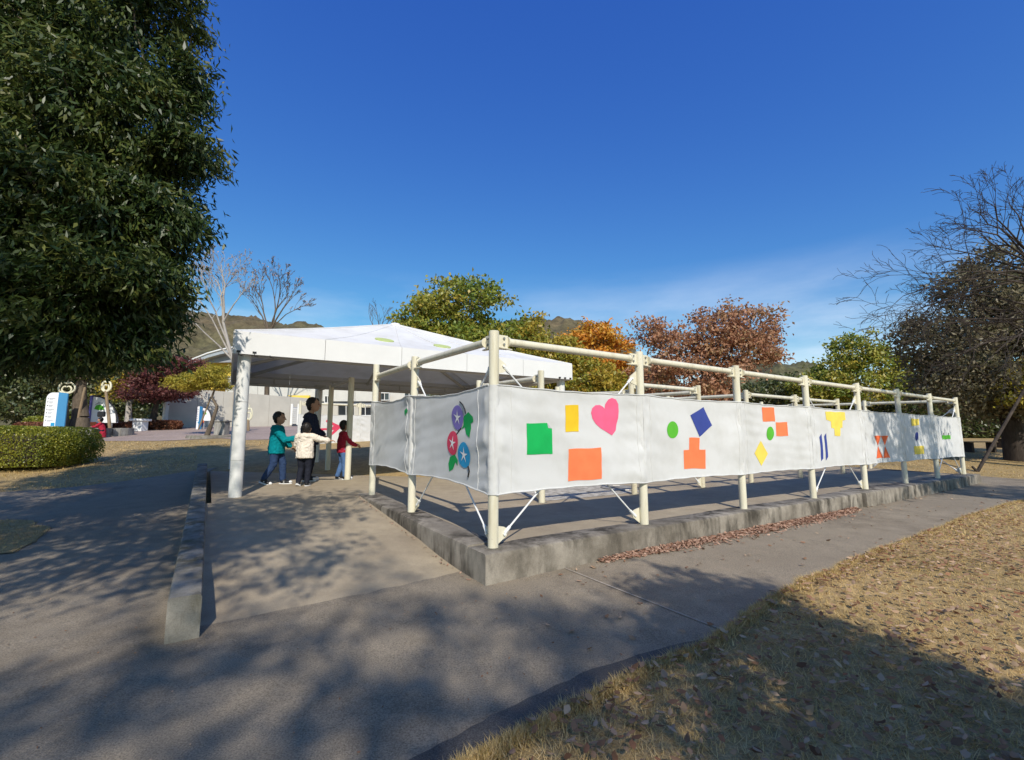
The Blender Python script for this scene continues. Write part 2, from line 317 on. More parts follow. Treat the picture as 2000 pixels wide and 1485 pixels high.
def raw_mesh(name, verts, quads, mat, parent=None, rnd=None, smooth=False):
    """big numpy mesh of faces with equal side counts"""
    me = bpy.data.meshes.new(name); nv = len(verts); nf, k = quads.shape
    o_ = wloc(parent) if parent is not None else np.zeros(3)
    me.vertices.add(nv); me.vertices.foreach_set('co', (np.asarray(verts, np.float64) - o_).astype(np.float32).ravel())
    me.loops.add(nf * k); me.loops.foreach_set('vertex_index', quads.astype(np.int32).ravel())
    me.polygons.add(nf); me.polygons.foreach_set('loop_start', np.arange(0, nf * k, k, dtype=np.int32))
    try: me.polygons.foreach_set('loop_total', np.full(nf, k, np.int32))
    except Exception: pass
    me.update(calc_edges=True)
    if rnd is not None:
        a = me.attributes.new('rnd', 'FLOAT', 'FACE'); a.data.foreach_set('value', np.asarray(rnd, np.float32))
    if smooth: me.polygons.foreach_set('use_smooth', np.ones(nf, bool))
    me.validate(); me.materials.append(mat)
    return add_obj(name, me, parent)
def cut_poly(poly, res):
    """2-D polygon cut on a regular grid -> bmesh in the xy plane"""
    bm = bmesh.new(); bm.faces.new([bm.verts.new((p[0], p[1], 0)) for p in poly])
    P = np.array(poly)
    for ax in (0, 1):
        lo, hi = P[:, ax].min(), P[:, ax].max(); k = math.ceil(lo / res)
        while k * res < hi:
            if k * res > lo + 1e-6:
                co = [0, 0, 0]; co[ax] = k * res; no = [0, 0, 0]; no[ax] = 1
                bmesh.ops.bisect_plane(bm, geom=bm.verts[:] + bm.edges[:] + bm.faces[:], plane_co=co, plane_no=no, dist=1e-6)
            k += 1
    bmesh.ops.triangulate(bm, faces=[f for f in bm.faces if len(f.verts) > 4])
    return bm
def sheet(name, poly, dz, res, mat, zf=None):
    bm = cut_poly(poly, res)
    for q in bm.verts: q.co.z = float((zf or gz)(q.co.x, q.co.y)) + dz
    for f in bm.faces:
        f.normal_update()
        if f.normal.z < 0: f.normal_flip()
    me = bpy.data.meshes.new(name); bm.to_mesh(me); bm.free(); me.materials.append(mat); me.polygons.foreach_set('use_smooth', np.ones(len(me.polygons), bool))
    return tag(add_obj(name, me), kind='structure')
def fbm(x, y, seed=0, octv=4):
    r_ = np.random.default_rng(seed); s = 0; a = 1.0
    for o in range(octv):
        for _ in range(3):
            th = r_.uniform(0, 2 * math.pi); f = 2 ** o * r_.uniform(.7, 1.3); s = s + a * np.sin(f * (x * math.cos(th) + y * math.sin(th)) + r_.uniform(0, 6.28)) / 3
        a *= .5
    return s

# ------------------------------------------------------------------ ground
def axis(lo, hi, core0, core1, step, n_out):
    a = np.arange(core0, core1 + 1e-6, step); g = np.geomspace(1, 40, n_out)
    up = core1 + (g - 1) / 39 * (hi - core1); dn = core0 - (g - 1) / 39 * (core0 - lo)
    return np.unique(np.concatenate([dn, a, up]))
gx = axis(-1800, 1800, -14, 16, .25, 34); gy = axis(-300, 3000, -4, 30, .25, 40)
XX, YY = np.meshgrid(gx, gy); ZZ = gz(XX, YY)
nx, ny = len(gx), len(gy); idx = np.arange(nx * ny).reshape(ny, nx)
Q = np.stack([idx[:-1, :-1], idx[:-1, 1:], idx[1:, 1:], idx[1:, :-1]], -1).reshape(-1, 4)
tag(raw_mesh('ground', np.stack([XX, YY, ZZ], -1).reshape(-1, 3), Q, M['lawn'], smooth=True), kind='structure')

lawn_px = [(2120, 945), (2000, 978), (1940, 992), (1850, 1024), (1745, 1066), (1680, 1088), (1620, 1118), (1570, 1136), (1520, 1164), (1470, 1195), (1440, 1218), (1392, 1252)]
dark_px = [(1392, 1252), (1300, 1290), (1200, 1337), (1100, 1388), (1000, 1442), (930, 1482), (820, 1548)]
lawn_edge = [G(*p)[:2] for p in lawn_px]; near_edge = [G(*p)[:2] for p in dark_px]
left_px = [(-300, 985), (-100, 970), (20, 962), (130, 954), (250, 940), (335, 927), (425, 914)]
left_edge = [G(*p)[:2] for p in left_px]
jit = lambda L_, a: [(p[0] + random.uniform(-a, a), p[1] + random.uniform(-a, a)) for p in L_]
def densify(pts, n, a):
    out = []
    for i in range(len(pts) - 1):
        for k in range(n):
            t = k / n; out.append((pts[i][0] * (1 - t) + pts[i + 1][0] * t + random.uniform(-a, a), pts[i][1] * (1 - t) + pts[i + 1][1] * t + random.uniform(-a, a)))
    out.append(tuple(pts[-1])); return out
lawn_line = densify(lawn_edge, 5, .025) + densify(near_edge, 4, .008)[1:]
left_line = densify(left_edge, 4, .04)
poly = lawn_line + [(0.6, -3.0), (0.6, -9), (-18, -9)] + left_line + [tuple(W(-2.12, 8.2)[:2]), tuple(W(-2.12, .4)[:2]), tuple(W(-.05, .3)[:2]), tuple(W(13.35, .3)[:2]), tuple(W(13.5, 1.6)[:2]), tuple(W(15.2, 1.2)[:2])]
sheet('asphalt_path', poly, .012, .25, M['asphalt'])
isl = densify([G(*p)[:2] for p in [(-120, 1045), (-20, 1018), (60, 1020), (95, 1035), (70, 1062), (20, 1085), (-60, 1092), (-120, 1045)]], 4, .03)[:-1]
sheet('lawn_patch', isl, .022, .25, M['lawn'])
# dark resurfaced strip along the lawn
band = [np.array(p) for p in near_edge]; inner = []
for i, p in enumerate(band):
    d = band[min(i + 1, len(band) - 1)] - band[max(i - 1, 0)]; d /= np.linalg.norm(d); n = np.array([d[1], -d[0]])
    if n[0] > 0: n = -n
    inner.append(p + n * (.02 + .125 * min(1, i / 2.0)))
sheet('asphalt_edge_strip', densify([tuple(p) for p in band], 4, .006) + densify([tuple(p) for p in inner[::-1]], 4, .008), .018, .2, M['asphalt_dark'])

# plaza of pinkish block paving
def paving():
    m, t, o = new_mat('plaza_paving'); K = t.links.new; b = t.nodes.new('ShaderNodeBsdfPrincipled'); p = pos_node(t)
    br = t.nodes.new('ShaderNodeTexBrick'); br.inputs['Scale'].default_value = 4; K(p, br.inputs['Vector'])
    br.inputs['Color1'].default_value = (.36, .265, .215, 1); br.inputs['Color2'].default_value = (.44, .335, .275, 1); br.inputs['Mortar'].default_value = (.24, .20, .18, 1); br.inputs['Mortar Size'].default_value = .02
    n = noise_tex(t, p, .6, 5); r = ramp(t, [(.8,) * 3, (1.12,) * 3], [.3, .7]); K(n.outputs['Fac'], r.inputs[0])
    mm = t.nodes.new('ShaderNodeMixRGB'); mm.blend_type = 'MULTIPLY'; mm.inputs[0].default_value = 1; K(br.outputs[0], mm.inputs[1]); K(r.outputs[0], mm.inputs[2])
    K(mm.outputs[0], b.inputs['Base Color']); b.inputs['Roughness'].default_value = .9; K(b.outputs[0], o.inputs['Surface']); return m
M['paving'] = paving()
# sawn joint across the path
ja, jb = G(1100, 1112)[:2], G(1418, 1238)[:2]; jd = (jb - ja) / np.linalg.norm(jb - ja); jn = np.array([-jd[1], jd[0]]) * .007
M['joint'] = plain('joint_filler', (.36, .31, .25), .9, .2, 30)
sheet('path_joint', densify([tuple(ja - jn), tuple(jb - jn)], 10, .002) + densify([tuple(jb + jn), tuple(ja + jn)], 10, .002), .017, .25, M['joint'])
front = [(-30, 16.3), (-17, 16.0), (-12.2, 16.0), (-10.6, 17.0), (-9.3, 16.4), (-7, 17.2), (-5, 18.4), (3, 20)]
sheet('plaza', densify(front, 4, .05) + [(3, 31), (-30, 31)], .012, .5, M['paving'])

# ------------------------------------------------------------------ raised maze platform, ramp and kerbs
UE = 13.3; VE = 13.2
def fz(x, y):
    u, v = uv_of((x, y)); return floor_z(v)
tag(sheet('platform_floor', [tuple(W(*p)[:2]) for p in [(.12, .12), (UE - .1, .12), (UE - .1, VE), (-2.0, VE), (-2.0, 3.72), (.12, 3.72)]], 0, 1.0, M['floor'], fz), kind='structure')
def rz(x, y):
    u, v = uv_of((x, y)); v0 = .06 - .1 * (u + 2.05) / 1.9
    t = (v - v0) / (3.72 - v0); z0 = float(gz(x, y)) + .003; e = floor_z(3.72) + .002
    if t <= 0: return z0
    return z0 * (1 - min(1, t * 3)) + min(1, t * 3) * (.05 + (e - .05) * t) if t < .34 else .05 + (e - .05) * t
sheet('ramp', [tuple(W(*p)[:2]) for p in [(-2.06, .06), (-1.4, .0), (-.7, -.05), (-.165, -.13), (-.165, 3.73), (-2.06, 3.73)]], .004, .2, M['floor'], rz)
def kerb_run(name, a, b, w, top0, top1, bot0, bot1, mat, r=.025, n=1):
    """cast kerb from uv a to uv b; a is the outer top line, width w goes to the left of travel"""
    a = np.array(a, float); b = np.array(b, float); d = (b - a) / np.linalg.norm(b - a); nn = np.array([-d[1], d[0]]) * w
    m = MB(); prof = [(0, 'b'), (0, -r * 1.0), (r * .3, -r * .3), (r, 0), (w - r, 0), (w - r * .3, -r * .3), (w, -r), (w, 'b')]
    rows = []
    N = 24
    for i in range(N + 1):
        t = i / N; p = a + (b - a) * t; top = top0 + (top1 - top0) * t; bot = bot0 + (bot1 - bot0) * t
        ch = .004 * fbm(np.array([i * .9]), np.array([0.]), 3)[0]
        rows.append([W(*(p + nn * (q / w)), (bot if z == 'b' else top + z + ch)) for q, z in prof])
    vs = [p for r_ in rows for p in r_]; k = len(prof); fs = [(i * k + j, i * k + j + 1, (i + 1) * k + j + 1, (i + 1) * k + j) for i in range(N) for j in range(k - 1)]
    fs += [tuple(range(k)), tuple(reversed(range(N * k, N * k + k)))]
    m.add(vs, fs); return tag(m.build(name, mat, smooth=True), kind='structure')
kerb_run('platform_kerb', (-.165, -.16), (7.0, -.16), .32, .303, .303, -.1, -.1, M['kerb'])
kerb_run('platform_kerb', (7.01, -.22), (UE + .35, -.22), .40, .318, .318, -.1, -.1, M['kerb'])
kerb_run('platform_kerb', (-.165, 3.74), (-.165, .163), .32, floor_z(3.74) + .004, .304, -.1, -.1, M['kerb'])
kerb_run('platform_kerb', (UE + .2, .185), (UE + .2, VE), .32, .31, floor_z(VE) + .004, -.1, .2, M['kerb'])
kl = kerb_run('kerb_wall', (-2.062, .03), (-2.062, 8.4), .172, .29, .66, -.12, .2, M['kerb2'], r=.02)
del kl['kind']; tag(kl, 'low weathered concrete kerb wall along the left side of the ramp', 'kerb')

# ------------------------------------------------------------------ steel maze frames
POST_H = 1.885
def post(parent, p, h, r=.046, mat='cream'):
    m = MB(); m.tube([p - np.array([0, 0, .03]), p + np.array([0, 0, h - .004]), p + np.array([0, 0, h])], [r, r, r * .93], 18); o = m.build('post', M[mat], parent, True)
    b = MB(); b.tube([p + np.array([0, 0, -.02]), p + np.array([0, 0, .004])], [r + .03, r + .03], 18); b.build('base_collar', M['kerb2'], o, True)
    return o
def rail(parent, a, b, r=.036, brackets=True):
    a = np.array(a); b = np.array(b); d = b - a; d /= np.linalg.norm(d)
    m = MB(); m.tube([a + d * .15, b - d * .15], r, 16); o = m.build('rail', M['cream'], parent, True)
    if not brackets: return o
    s = np.cross(d, (0, 0, 1)); s /= np.linalg.norm(s); up = np.cross(s, d)
    for q, dd in ((a, d), (b, -d)):
        k = MB(); ax = [dd, np.cross((0, 0, 1), dd), (0, 0, 1)]
        k.box(q + dd * .093, (.105, .012, .115), ax); k.tube([q + dd * .142, q + dd * .154], .047, 16)
        k.prism([q + dd * .05 - up * .062 + s * .04, q + dd * .05 - up * .062 - s * .04, q + dd * .19 - up * .062 - s * .012, q + dd * .19 - up * .062 + s * .012], up * -.009)
        br = k.build('bracket', M['cream'], o)
        for z in (.028, -.028):
            t = MB(); t.tube([q + dd * .1 + np.array([0, 0, z]) - ax[1] * .018, q + dd * .1 + np.array([0, 0, z]) + ax[1] * .018], .012, 6); t.build('bolt', M['bolt'], o)
    return o
def brace(parent, a, b, zlow, zhigh, inn=(0, 0, 0)):
    """tie rod from foot of post a to the top of post b with gusset plates"""
    a = np.array(a) + np.array(inn); b = np.array(b) + np.array(inn); d = b - a; d[2] = 0; l = np.linalg.norm(d); d /= l; s = np.cross(d, (0, 0, 1))
    p0 = a + d * .115 + np.array([0, 0, zlow]); p1 = b - d * .115 + np.array([0, 0, zhigh]); e = (p1 - p0) / np.linalg.norm(p1 - p0)
    m = MB(); m.tube([p0 + e * .06, p1 - e * .06], .0085, 8); o = m.build('brace_rod', M['whitepaint'], parent, True)
    for q, dd, ee, sg in ((p0, d, e, 1), (p1, -d, -e, -1)):
        g = MB(); r0 = q - dd * .072
        g.prism([r0 + s * .006 + np.array([0, 0, -.085 * sg]), r0 + s * .006 + np.array([0, 0, .075 * sg]), q + s * .006 + np.array([0, 0, .06 * sg]), q + ee * .055 + s * .006, q + s * .006 + dd * .025 - np.array([0, 0, .02 * sg])], -s * .012); g.build('gusset', M['cream'], o)
        f = MB(); f.tube([q + ee * .01, q + ee * .085], [.019, .014], 8); f.tube([q - s * .02, q + s * .02], .014, 6); f.build('clevis', M['whitepaint'], o)
        t = MB(); mid = p0 + (p1 - p0) * (.27 if sg > 0 else .73); t.tube([mid - e * .05, mid - e * .04, mid + e * .04, mid + e * .05], [.010, .015, .015, .010], 8); t.build('turnbuckle', M['whitepaint'], o)
RZ = 1.80
main_u = [1.9 * k for k in range(8)]; left_v = [0, 1.9, 3.5]
fr = thing('maze_frame', 'long front row of cream steel posts and rails facing the lawn', 'frame', W(0, 0, .3), 'cream steel maze frames')
for k, u in enumerate(main_u):
    post(fr, W(u, 0, .3), POST_H)
    if k: rail(fr, W(main_u[k - 1], 0, .3 + RZ), W(u, 0, .3 + RZ))
for k in (0, 3, 6):
    a = W(main_u[k], 0, .3); b = W(main_u[k + 1], 0, .3)
    brace(fr, a, b, .10, 1.58, V * .012); brace(fr, b, a, .10, 1.58, V * .03)
fl = thing('maze_frame', 'cream steel posts and rails of the short side by the ramp', 'frame', W(0, 1.9, floor_z(1.9)), 'cream steel maze frames')
for v in left_v[1:]:
    post(fl, W(0, v, floor_z(v)), POST_H if v < 3 else 1.96)
rail(fl, W(0, 0, .3 + RZ), W(0, 1.9, floor_z(1.9) + RZ)); rail(fl, W(0, 1.9, floor_z(1.9) + RZ), W(0, 3.5, floor_z(3.5) + RZ - .03))
a = W(0, 0, .3); b = W(0, 1.9, floor_z(1.9)); brace(fl, a, b, .10, 1.56, U * .012); brace(fl, b, a, .10, 1.56, U * .03)
frr = thing('maze_frame', 'cream steel rails and posts of the far right end', 'frame', W(UE, 1.9, floor_z(1.9)), 'cream steel maze frames')
vs_ = [0, 1.9, 3.8, 5.7, 7.6, 9.5, 11.4]
for k, v in enumerate(vs_):
    if k: post(frr, W(UE, v, floor_z(v)), POST_H); rail(frr, W(UE, vs_[k - 1], floor_z(vs_[k - 1]) + RZ), W(UE, v, floor_z(v) + RZ))
brace(frr, W(UE, 0, .3), W(UE, 1.9, floor_z(1.9)), .1, 1.56); brace(frr, W(UE, 1.9, floor_z(1.9)), W(UE, 0, .3), .1, 1.56)
fi = thing('maze_frame', 'inner cream steel frame standing behind the second banner', 'frame', W(3.55, 1.62, .33), 'cream steel maze frames')
for u in (3.55, 5.3): post(fi, W(u, 1.62, floor_z(1.62)), 1.82, mat='cream_old')
rail(fi, W(3.55, 1.62, .33 + 1.74), W(5.3, 1.62, .33 + 1.74)); rail(fi, W(3.55, 1.62, .33 + 1.60), W(3.55, 3.5, .37 + 1.66))
brace(fi, W(5.3, 1.62, .33), W(3.55, 1.62, .33), .1, 1.5)
post(fi, W(3.55, 3.5, floor_z(3.5)), 1.82); post(fi, W(5.3, 3.5, floor_z(3.5)), 1.82); rail(fi, W(5.3, 1.62, .33 + 1.70), W(5.3, 3.5, .37 + 1.70))
fj = thing('maze_frame', 'inner cream steel frame standing behind the third and fourth banners', 'frame', W(6.85, 1.62, .33), 'cream steel maze frames')
us_ = (6.85, 8.8, 10.9)
for k, u in enumerate(us_):
    post(fj, W(u, 1.62, floor_z(1.62)), 1.82, mat='cream_old')
    if k: rail(fj, W(us_[k - 1], 1.62, .33 + 1.74), W(u, 1.62, .33 + 1.74))
post(fj, W(6.85, 3.5, floor_z(3.5)), 1.82); rail(fj, W(6.85, 1.62, .33 + 1.72), W(6.85, 3.5, .37 + 1.72)); rail(fj, W(6.85, 3.5, .37 + 1.70), W(10.9, 3.5, .37 + 1.70)); post(fj, W(10.9, 3.5, floor_z(3.5)), 1.82)
fk = thing('maze_frame', 'inner cream steel frame seen just behind the corner post', 'frame', W(1.8, 1.7, .33), 'cream steel maze frames')
post(fk, W(1.8, 1.7, floor_z(1.7)), 1.83); post(fk, W(1.8, 3.5, floor_z(3.5)), 1.83); rail(fk, W(1.8, 1.7, .33 + 1.73), W(1.8, 3.5, .37 + 1.73)); brace(fk, W(1.8, 1.7, .33), W(1.8, 3.5, .37), .1, 1.5)
fb = thing('maze_frame', 'far back cream steel frame carrying the red star banner', 'frame', W(.3, 12.7, floor_z(12.7)), 'cream steel maze frames')
bu = (.35, 2.25, 4.15, 6.05)
for k, u in enumerate(bu):
    post(fb, W(u, 12.7, floor_z(12.7)), 1.80)
    if k: rail(fb, W(bu[k - 1], 12.7, floor_z(12.7) + 1.72), W(u, 12.7, floor_z(12.7) + 1.72))
fo = thing('maze_frame', 'row of cream posts under the tent beside the four people', 'frame', W(.15, 5.65, floor_z(5.65)), 'cream steel maze frames')
for v, hh in ((5.65, 1.95), (7.4, 1.93), (9.0, 1.95)):
    post(fo, W(.17, v, floor_z(v)), hh, r=.056)
m = MB(); m.tube([W(.17, 5.65, floor_z(5.65) + 1.9), W(.17, 9.0, floor_z(9.0) + 1.9)], .03, 10); m.build('rail', M['steel'], fo, True)

# ------------------------------------------------------------------ banners
ZB0, ZB1 = .747, 1.695
class Banner:
    """cloth panel between two posts: s in [0,len] along the wall, z up; cloth passes outside the posts and sleeves round them"""
    def __init__(B, a, b, out, z0a, z0b, h, seed, sag=.012, bow=.02, wr=.006, wlo=.09, whi=.09):
        B.a = np.array(a); B.b = np.array(b); B.out = np.array(out); B.d = B.b - B.a; B.d[2] = 0; B.len = np.linalg.norm(B.d); B.d /= B.len
        B.z0a, B.z0b, B.h, B.seed, B.sag, B.bow, B.wr, B.wlo, B.whi = z0a, z0b, h, seed, sag, bow, wr, wlo, whi
    def off(B, s, q):
        """outward offset of the cloth, q in 0..1 from the lower to the upper hem"""
        t = np.clip(s / B.len, 0, 1); base = .052 - B.bow * np.sin(np.pi * t) ** .7
        e = np.minimum(s, B.len - s)                       # distance from the nearest post
        near = np.exp(-np.clip(e - .03, 0, 9) / .20) * np.clip(e / .05, 0, 1)
        f = fbm(s * 1.6 + q * 1.5, q * 9 + s * .8, B.seed, 3) * B.wr * (.55 + 1.1 * near) + fbm(s * 9, q * 30 + s * 14, B.seed + 5, 2) * .0085 * near
        f = f + np.sin(q * 40 + 5 * np.sin(s * 2.1) + B.seed) * .0016 * near
        return base + f
    def P(B, s, q, lift=0.0):
        t = s / B.len; dip = np.sin(np.pi * np.clip(t, 0, 1))
        z0 = B.z0a + (B.z0b - B.z0a) * t; lo = z0 + B.sag * .9 * dip; hi = z0 + B.h - B.sag * dip
        z = lo + (hi - lo) * q + .003 * np.sin(s * 17 + B.seed)
        o = B.off(s, q) + lift
        return np.stack([B.a[0] + B.d[0] * s + B.out[0] * o, B.a[1] + B.d[1] * s + B.out[1] * o, z], -1)
    def inv(B, px, py):
        d = ray(px, py); n = B.out; p = B.a + n * .045
        X = EYE + d * (((p - EYE) @ n) / (d @ n)); s = float((X - B.a)[:2] @ B.d[:2]); z0 = B.z0a + (B.z0b - B.z0a) * s / B.len
        return s, (X[2] - z0) / B.h
    def make(B, label, group='white cloth banners on the maze frames'):
        t = thing('banner', label, 'banner', B.P(np.array(B.len / 2), np.array(0.0)), group); B.t = t
        ns, nq = 84, 56
        s = np.linspace(-.02, B.len + .02, ns); q = np.linspace(0, 1, nq); S, Qq = np.meshgrid(s, q); P = B.P(S, Qq).reshape(-1, 3)
        i = np.arange(ns * nq).reshape(nq, ns); F = np.stack([i[:-1, :-1], i[:-1, 1:], i[1:, 1:], i[1:, :-1]], -1).reshape(-1, 4)
        raw_mesh('cloth', P, F, M['fabric'], t, smooth=True)
        # hem cords and sleeves
        for qq in (0.0, 1.0):
            hm = MB(); ss = np.linspace(0, B.len, 24); hm.tube(list(B.P(ss, np.full(24, qq), .002)), .007, 6); hm.build('hem', M['fabric'], t, True)
        for s0, wid, sg in ((0.0, B.wlo, 1), (B.len, B.whi, -1)):
            # sleeve strip: stitched seam a hand's width from the post, and the wrap behind the post
            if wid > 0:
                sm = MB(); qq = np.linspace(.01, .99, 20); sm.tube(list(B.P(np.full(20, s0 + sg * wid), qq, .0015)), .0035, 5); sm.build('seam', M['fabric'], t, True)
            N = 19; pts = []; nq2 = 30
            for j, q_ in enumerate(np.linspace(0, 1, nq2)):
                z = B.P(np.array(s0), np.array(q_))[2]
                for k in range(N):
                    an = 2 * math.pi * k / (N - 1); c = (B.a if s0 == 0 else B.b)
                    rr = .0535 + .0025 * math.sin(q_ * 60 + k)
                    pts.append([c[0] + B.d[0] * rr * math.cos(an) * 1.05 - B.out[0] * rr * math.sin(an), c[1] + B.d[1] * rr * math.cos(an) * 1.05 - B.out[1] * rr * math.sin(an), z])
            i = np.arange(N * nq2).reshape(nq2, N); F = np.stack([i[:-1, :-1], i[:-1, 1:], i[1:, 1:], i[1:, :-1]], -1).reshape(-1, 4)
            raw_mesh('sleeve', np.array(pts), F, M['fabric'], t, smooth=True)
        return B
    def patch(B, poly, mat, name='patch', label=None, lift=.004, px=True):
        sq = [B.inv(*p) for p in poly] if px else poly
        bm = cut_poly([(s, q) for s, q in sq], .045)
        vs = np.array([v_.co[:] for v_ in bm.verts]); P = B.P(vs[:, 0], vs[:, 1], lift); o_ = wloc(B.t)
        for v_, p in zip(bm.verts, P): v_.co = p - o_
        for f in bm.faces:
            f.normal_update()
            if np.array(f.normal) @ B.out < 0: f.normal_flip()
        me = bpy.data.meshes.new(name); bm.to_mesh(me); bm.free(); me.materials.append(M[mat]); me.polygons.foreach_set('use_smooth', np.ones(len(me.polygons), bool))
        o = add_obj(name, me, B.t)
        if label: o['label'] = label
        return o
    def strip(B, pts, w, mat, name='stem', lift=.006, px=True):
        sq = [B.inv(*p) for p in pts] if px else pts
        S = np.array(sq); tt = np.linspace(0, len(S) - 1, 6 * (len(S) - 1) + 1); s = np.interp(tt, range(len(S)), S[:, 0]); q = np.interp(tt, range(len(S)), S[:, 1])
        m = MB(); m.tube(list(B.P(s, q, lift)), w, 6); return m.build(name, M[mat], B.t, True)
def ell(cx, cy, rx, ry, n=28, tilt=0):
    c, s = math.cos(tilt), math.sin(tilt)
    return [(cx + rx * math.cos(a) * c - ry * math.sin(a) * s, cy + rx * math.cos(a) * s + ry * math.sin(a) * c) for a in np.linspace(0, 2 * math.pi, n, endpoint=False)]
def cr(ox, oy, sc, pts): return [(ox + x / sc, oy + y / sc) for x, y in pts]

H = ZB1 - ZB0
labs = ['white banner with pink heart, green page, yellow and orange rectangles, next to corner post',
        'white banner with dark blue tilted square, green disc and orange stepped shape',
        'white banner with two touching orange squares, green disc and yellow diamond',
        'white banner with yellow stepped funnel and two dark slanted bars',
        'shaded white banner with two orange hourglasses',
        'shaded white banner with dark oval between two yellow blocks',
        'white banner with one small green block, last at the far right']
BN = []
for k in range(7):
    b = Banner(W(main_u[k], 0, 0), W(main_u[k + 1], 0, 0), -V, ZB0, ZB0, H, 11 + k, sag=.016, bow=.03, wr=.0105 if k else .014, wlo=.16 if k == 0 else .10, whi=.10)
    BN.append(b.make(labs[k]))
b = BN[0]; c4 = lambda p: cr(920, 620, 3.907, p); c5 = lambda p: cr(1240, 640, 3.907, p); c6 = lambda p: cr(1560, 680, 4.545, p)
b.patch([(1029, 826), (1070, 826), (1080, 837), (1080, 888), (1029, 888)], 'green', 'page_patch'); b.patch([(1070.5, 826.3), (1079.7, 836.6), (1072.5, 836.2)], 'grey', 'folded_corner', lift=.006)
b.patch([(1107, 789), (1133, 789), (1133, 843), (1107, 843)], 'yellow')
b.patch(c4([(1030, 692), (1036, 655), (1055, 620), (1082, 605), (1112, 618), (1131, 655), (1136, 710), (1130, 765), (1117, 820), (1112, 860), (1085, 899), (1050, 878), (1000, 846), (962, 808), (937, 765), (927, 718), (936, 684), (962, 662), (995, 662), (1018, 676)]), 'pink', 'heart_patch')
b.patch([(1112, 878), (1176, 875), (1177, 938), (1112, 943)], 'orange')
b = BN[1]; b.patch(ell(1315.5, 839.6, 11.5, 17), 'lime', 'disc_patch'); b.patch(c5([(435, 665), (535, 597), (598, 745), (503, 832)]), 'navy'); b.patch(c5([(425, 840), (503, 840), (503, 933), (550, 933), (553, 1083), (388, 1085), (383, 936), (425, 936)]), 'orange')
b = BN[2]; b.patch(c5([(978, 600), (1072, 603), (1082, 712), (985, 712)]), 'orange'); b.patch(c5([(1086, 718), (1172, 718), (1177, 827), (1088, 827)]), 'orange'); b.patch(ell(*c5([(1041, 807)])[0], 7.4, 13.8), 'lime', 'disc_patch'); b.patch(c5([(966, 865), (1024, 965), (975, 1062), (915, 960)]), 'paleyellow', 'diamond_patch')
b = BN[3]; b.patch(c6([(248, 556), (422, 562), (428, 632), (402, 640), (400, 705), (382, 708), (378, 780), (328, 778), (325, 712), (300, 708), (298, 650), (255, 628)]), 'paleyellow'); b.patch(c6([(187, 790), (208, 760), (225, 985), (203, 1005)]), 'navy'); b.patch(c6([(233, 785), (252, 752), (268, 970), (250, 1005)]), 'navy')
b = BN[4]
for tri in ([(680, 778), (741, 778), (716, 868)], [(716, 872), (758, 980), (695, 982)], [(744, 778), (805, 778), (780, 868)], [(780, 872), (822, 980), (762, 980)]): b.patch(c6(tri), 'tomato', 'triangle_patch')
b = BN[5]; b.patch(c6([(1005, 622), (1075, 625), (1080, 680), (1010, 690)]), 'paleyellow'); b.patch(ell(*c6([(1060, 782)])[0], 3.2, 9), 'navy', 'oval_patch'); b.patch(c6([(1030, 875), (1120, 870), (1125, 945), (1040, 950)]), 'paleyellow')
b = BN[6]; b.patch(c6([(1280, 775), (1358, 772), (1360, 808), (1282, 812)]), 'lime'); b.strip(c6([(1296, 773), (1296, 752)]), .006, 'black', 'tick'); b.strip(c6([(1342, 772), (1342, 752)]), .006, 'black', 'tick')
za, zb = ZB0, floor_z(1.9) + .447; zc = floor_z(3.5) + .44
LB = Banner(W(0, 0, 0), W(0, 1.9, 0), -U, za, zb, H, 31, sag=.045, bow=.026, wr=.018, wlo=.20, whi=.12).make('grey shaded banner with three morning glory flowers on the ramp side')
LB2 = Banner(W(0, 1.9, 0), W(0, 3.5, 0), -U, zb, zc, H, 37, sag=.04, bow=.026, wr=.020, wlo=.10, whi=.14).make('grey shaded banner with tiny green leaf near its top edge, under the tent')
c3 = lambda p: cr(700, 620, 4.124, p)
def flower(c, rx, ry, mat):
    (cx, cy), = c3([c]); rx /= 4.124; ry /= 4.124
    LB.patch(ell(cx, cy, rx, ry), mat, 'flower', lift=.006)
    LB.patch([(cx + rx * (.66 if k % 2 == 0 else .17) * math.sin(math.pi * k / 5 + .15), cy - ry * (.66 if k % 2 == 0 else .17) * math.cos(math.pi * k / 5 + .15)) for k in range(10)], 'white', 'star', lift=.010)
LB.patch(c3([(880, 750), (915, 790), (920, 830), (897, 845), (904, 890), (895, 970), (865, 940), (845, 880), (815, 895), (835, 860), (838, 790)]), 'leafgreen', 'leaf_patch', lift=.004)
LB.patch(c3([(765, 1112), (790, 1165), (786, 1212), (770, 1180), (748, 1245), (718, 1270), (712, 1200), (725, 1140)]), 'leafgreen', 'leaf_patch', lift=.004)
flower((790, 790), 47, 108, 'violet'); flower((750, 1015), 46, 106, 'red'); flower((845, 1120), 51, 112, 'blue')
LB.strip(c3([(812, 655), (840, 690), (856, 730), (858, 765)]), .006, 'black'); LB.strip(c3([(815, 885), (798, 905), (780, 935)]), .005, 'black'); LB.strip(c3([(872, 1215), (885, 1255), (878, 1305)]), .008, 'black')
LB2.patch(c3([(368, 745), (385, 728), (400, 745), (397, 775), (385, 768), (378, 795), (370, 772)]), 'leafgreen', 'leaf_patch')
zf_ = floor_z(12.7)
SB = Banner(W(.35, 12.7, 0), W(2.25, 12.7, 0), -V, zf_ + .42, zf_ + .42, .95, 51, sag=.01, bow=.03).make('white banner with red star strokes seen behind the four people')
S2 = Banner(W(2.25, 12.7, 0), W(4.15, 12.7, 0), -V, zf_ + .42, zf_ + .42, .95, 53, sag=.01, bow=.03).make('plain white far banner partly hidden behind the tent post')
cs = lambda p: cr(460, 740, 7.143, p)
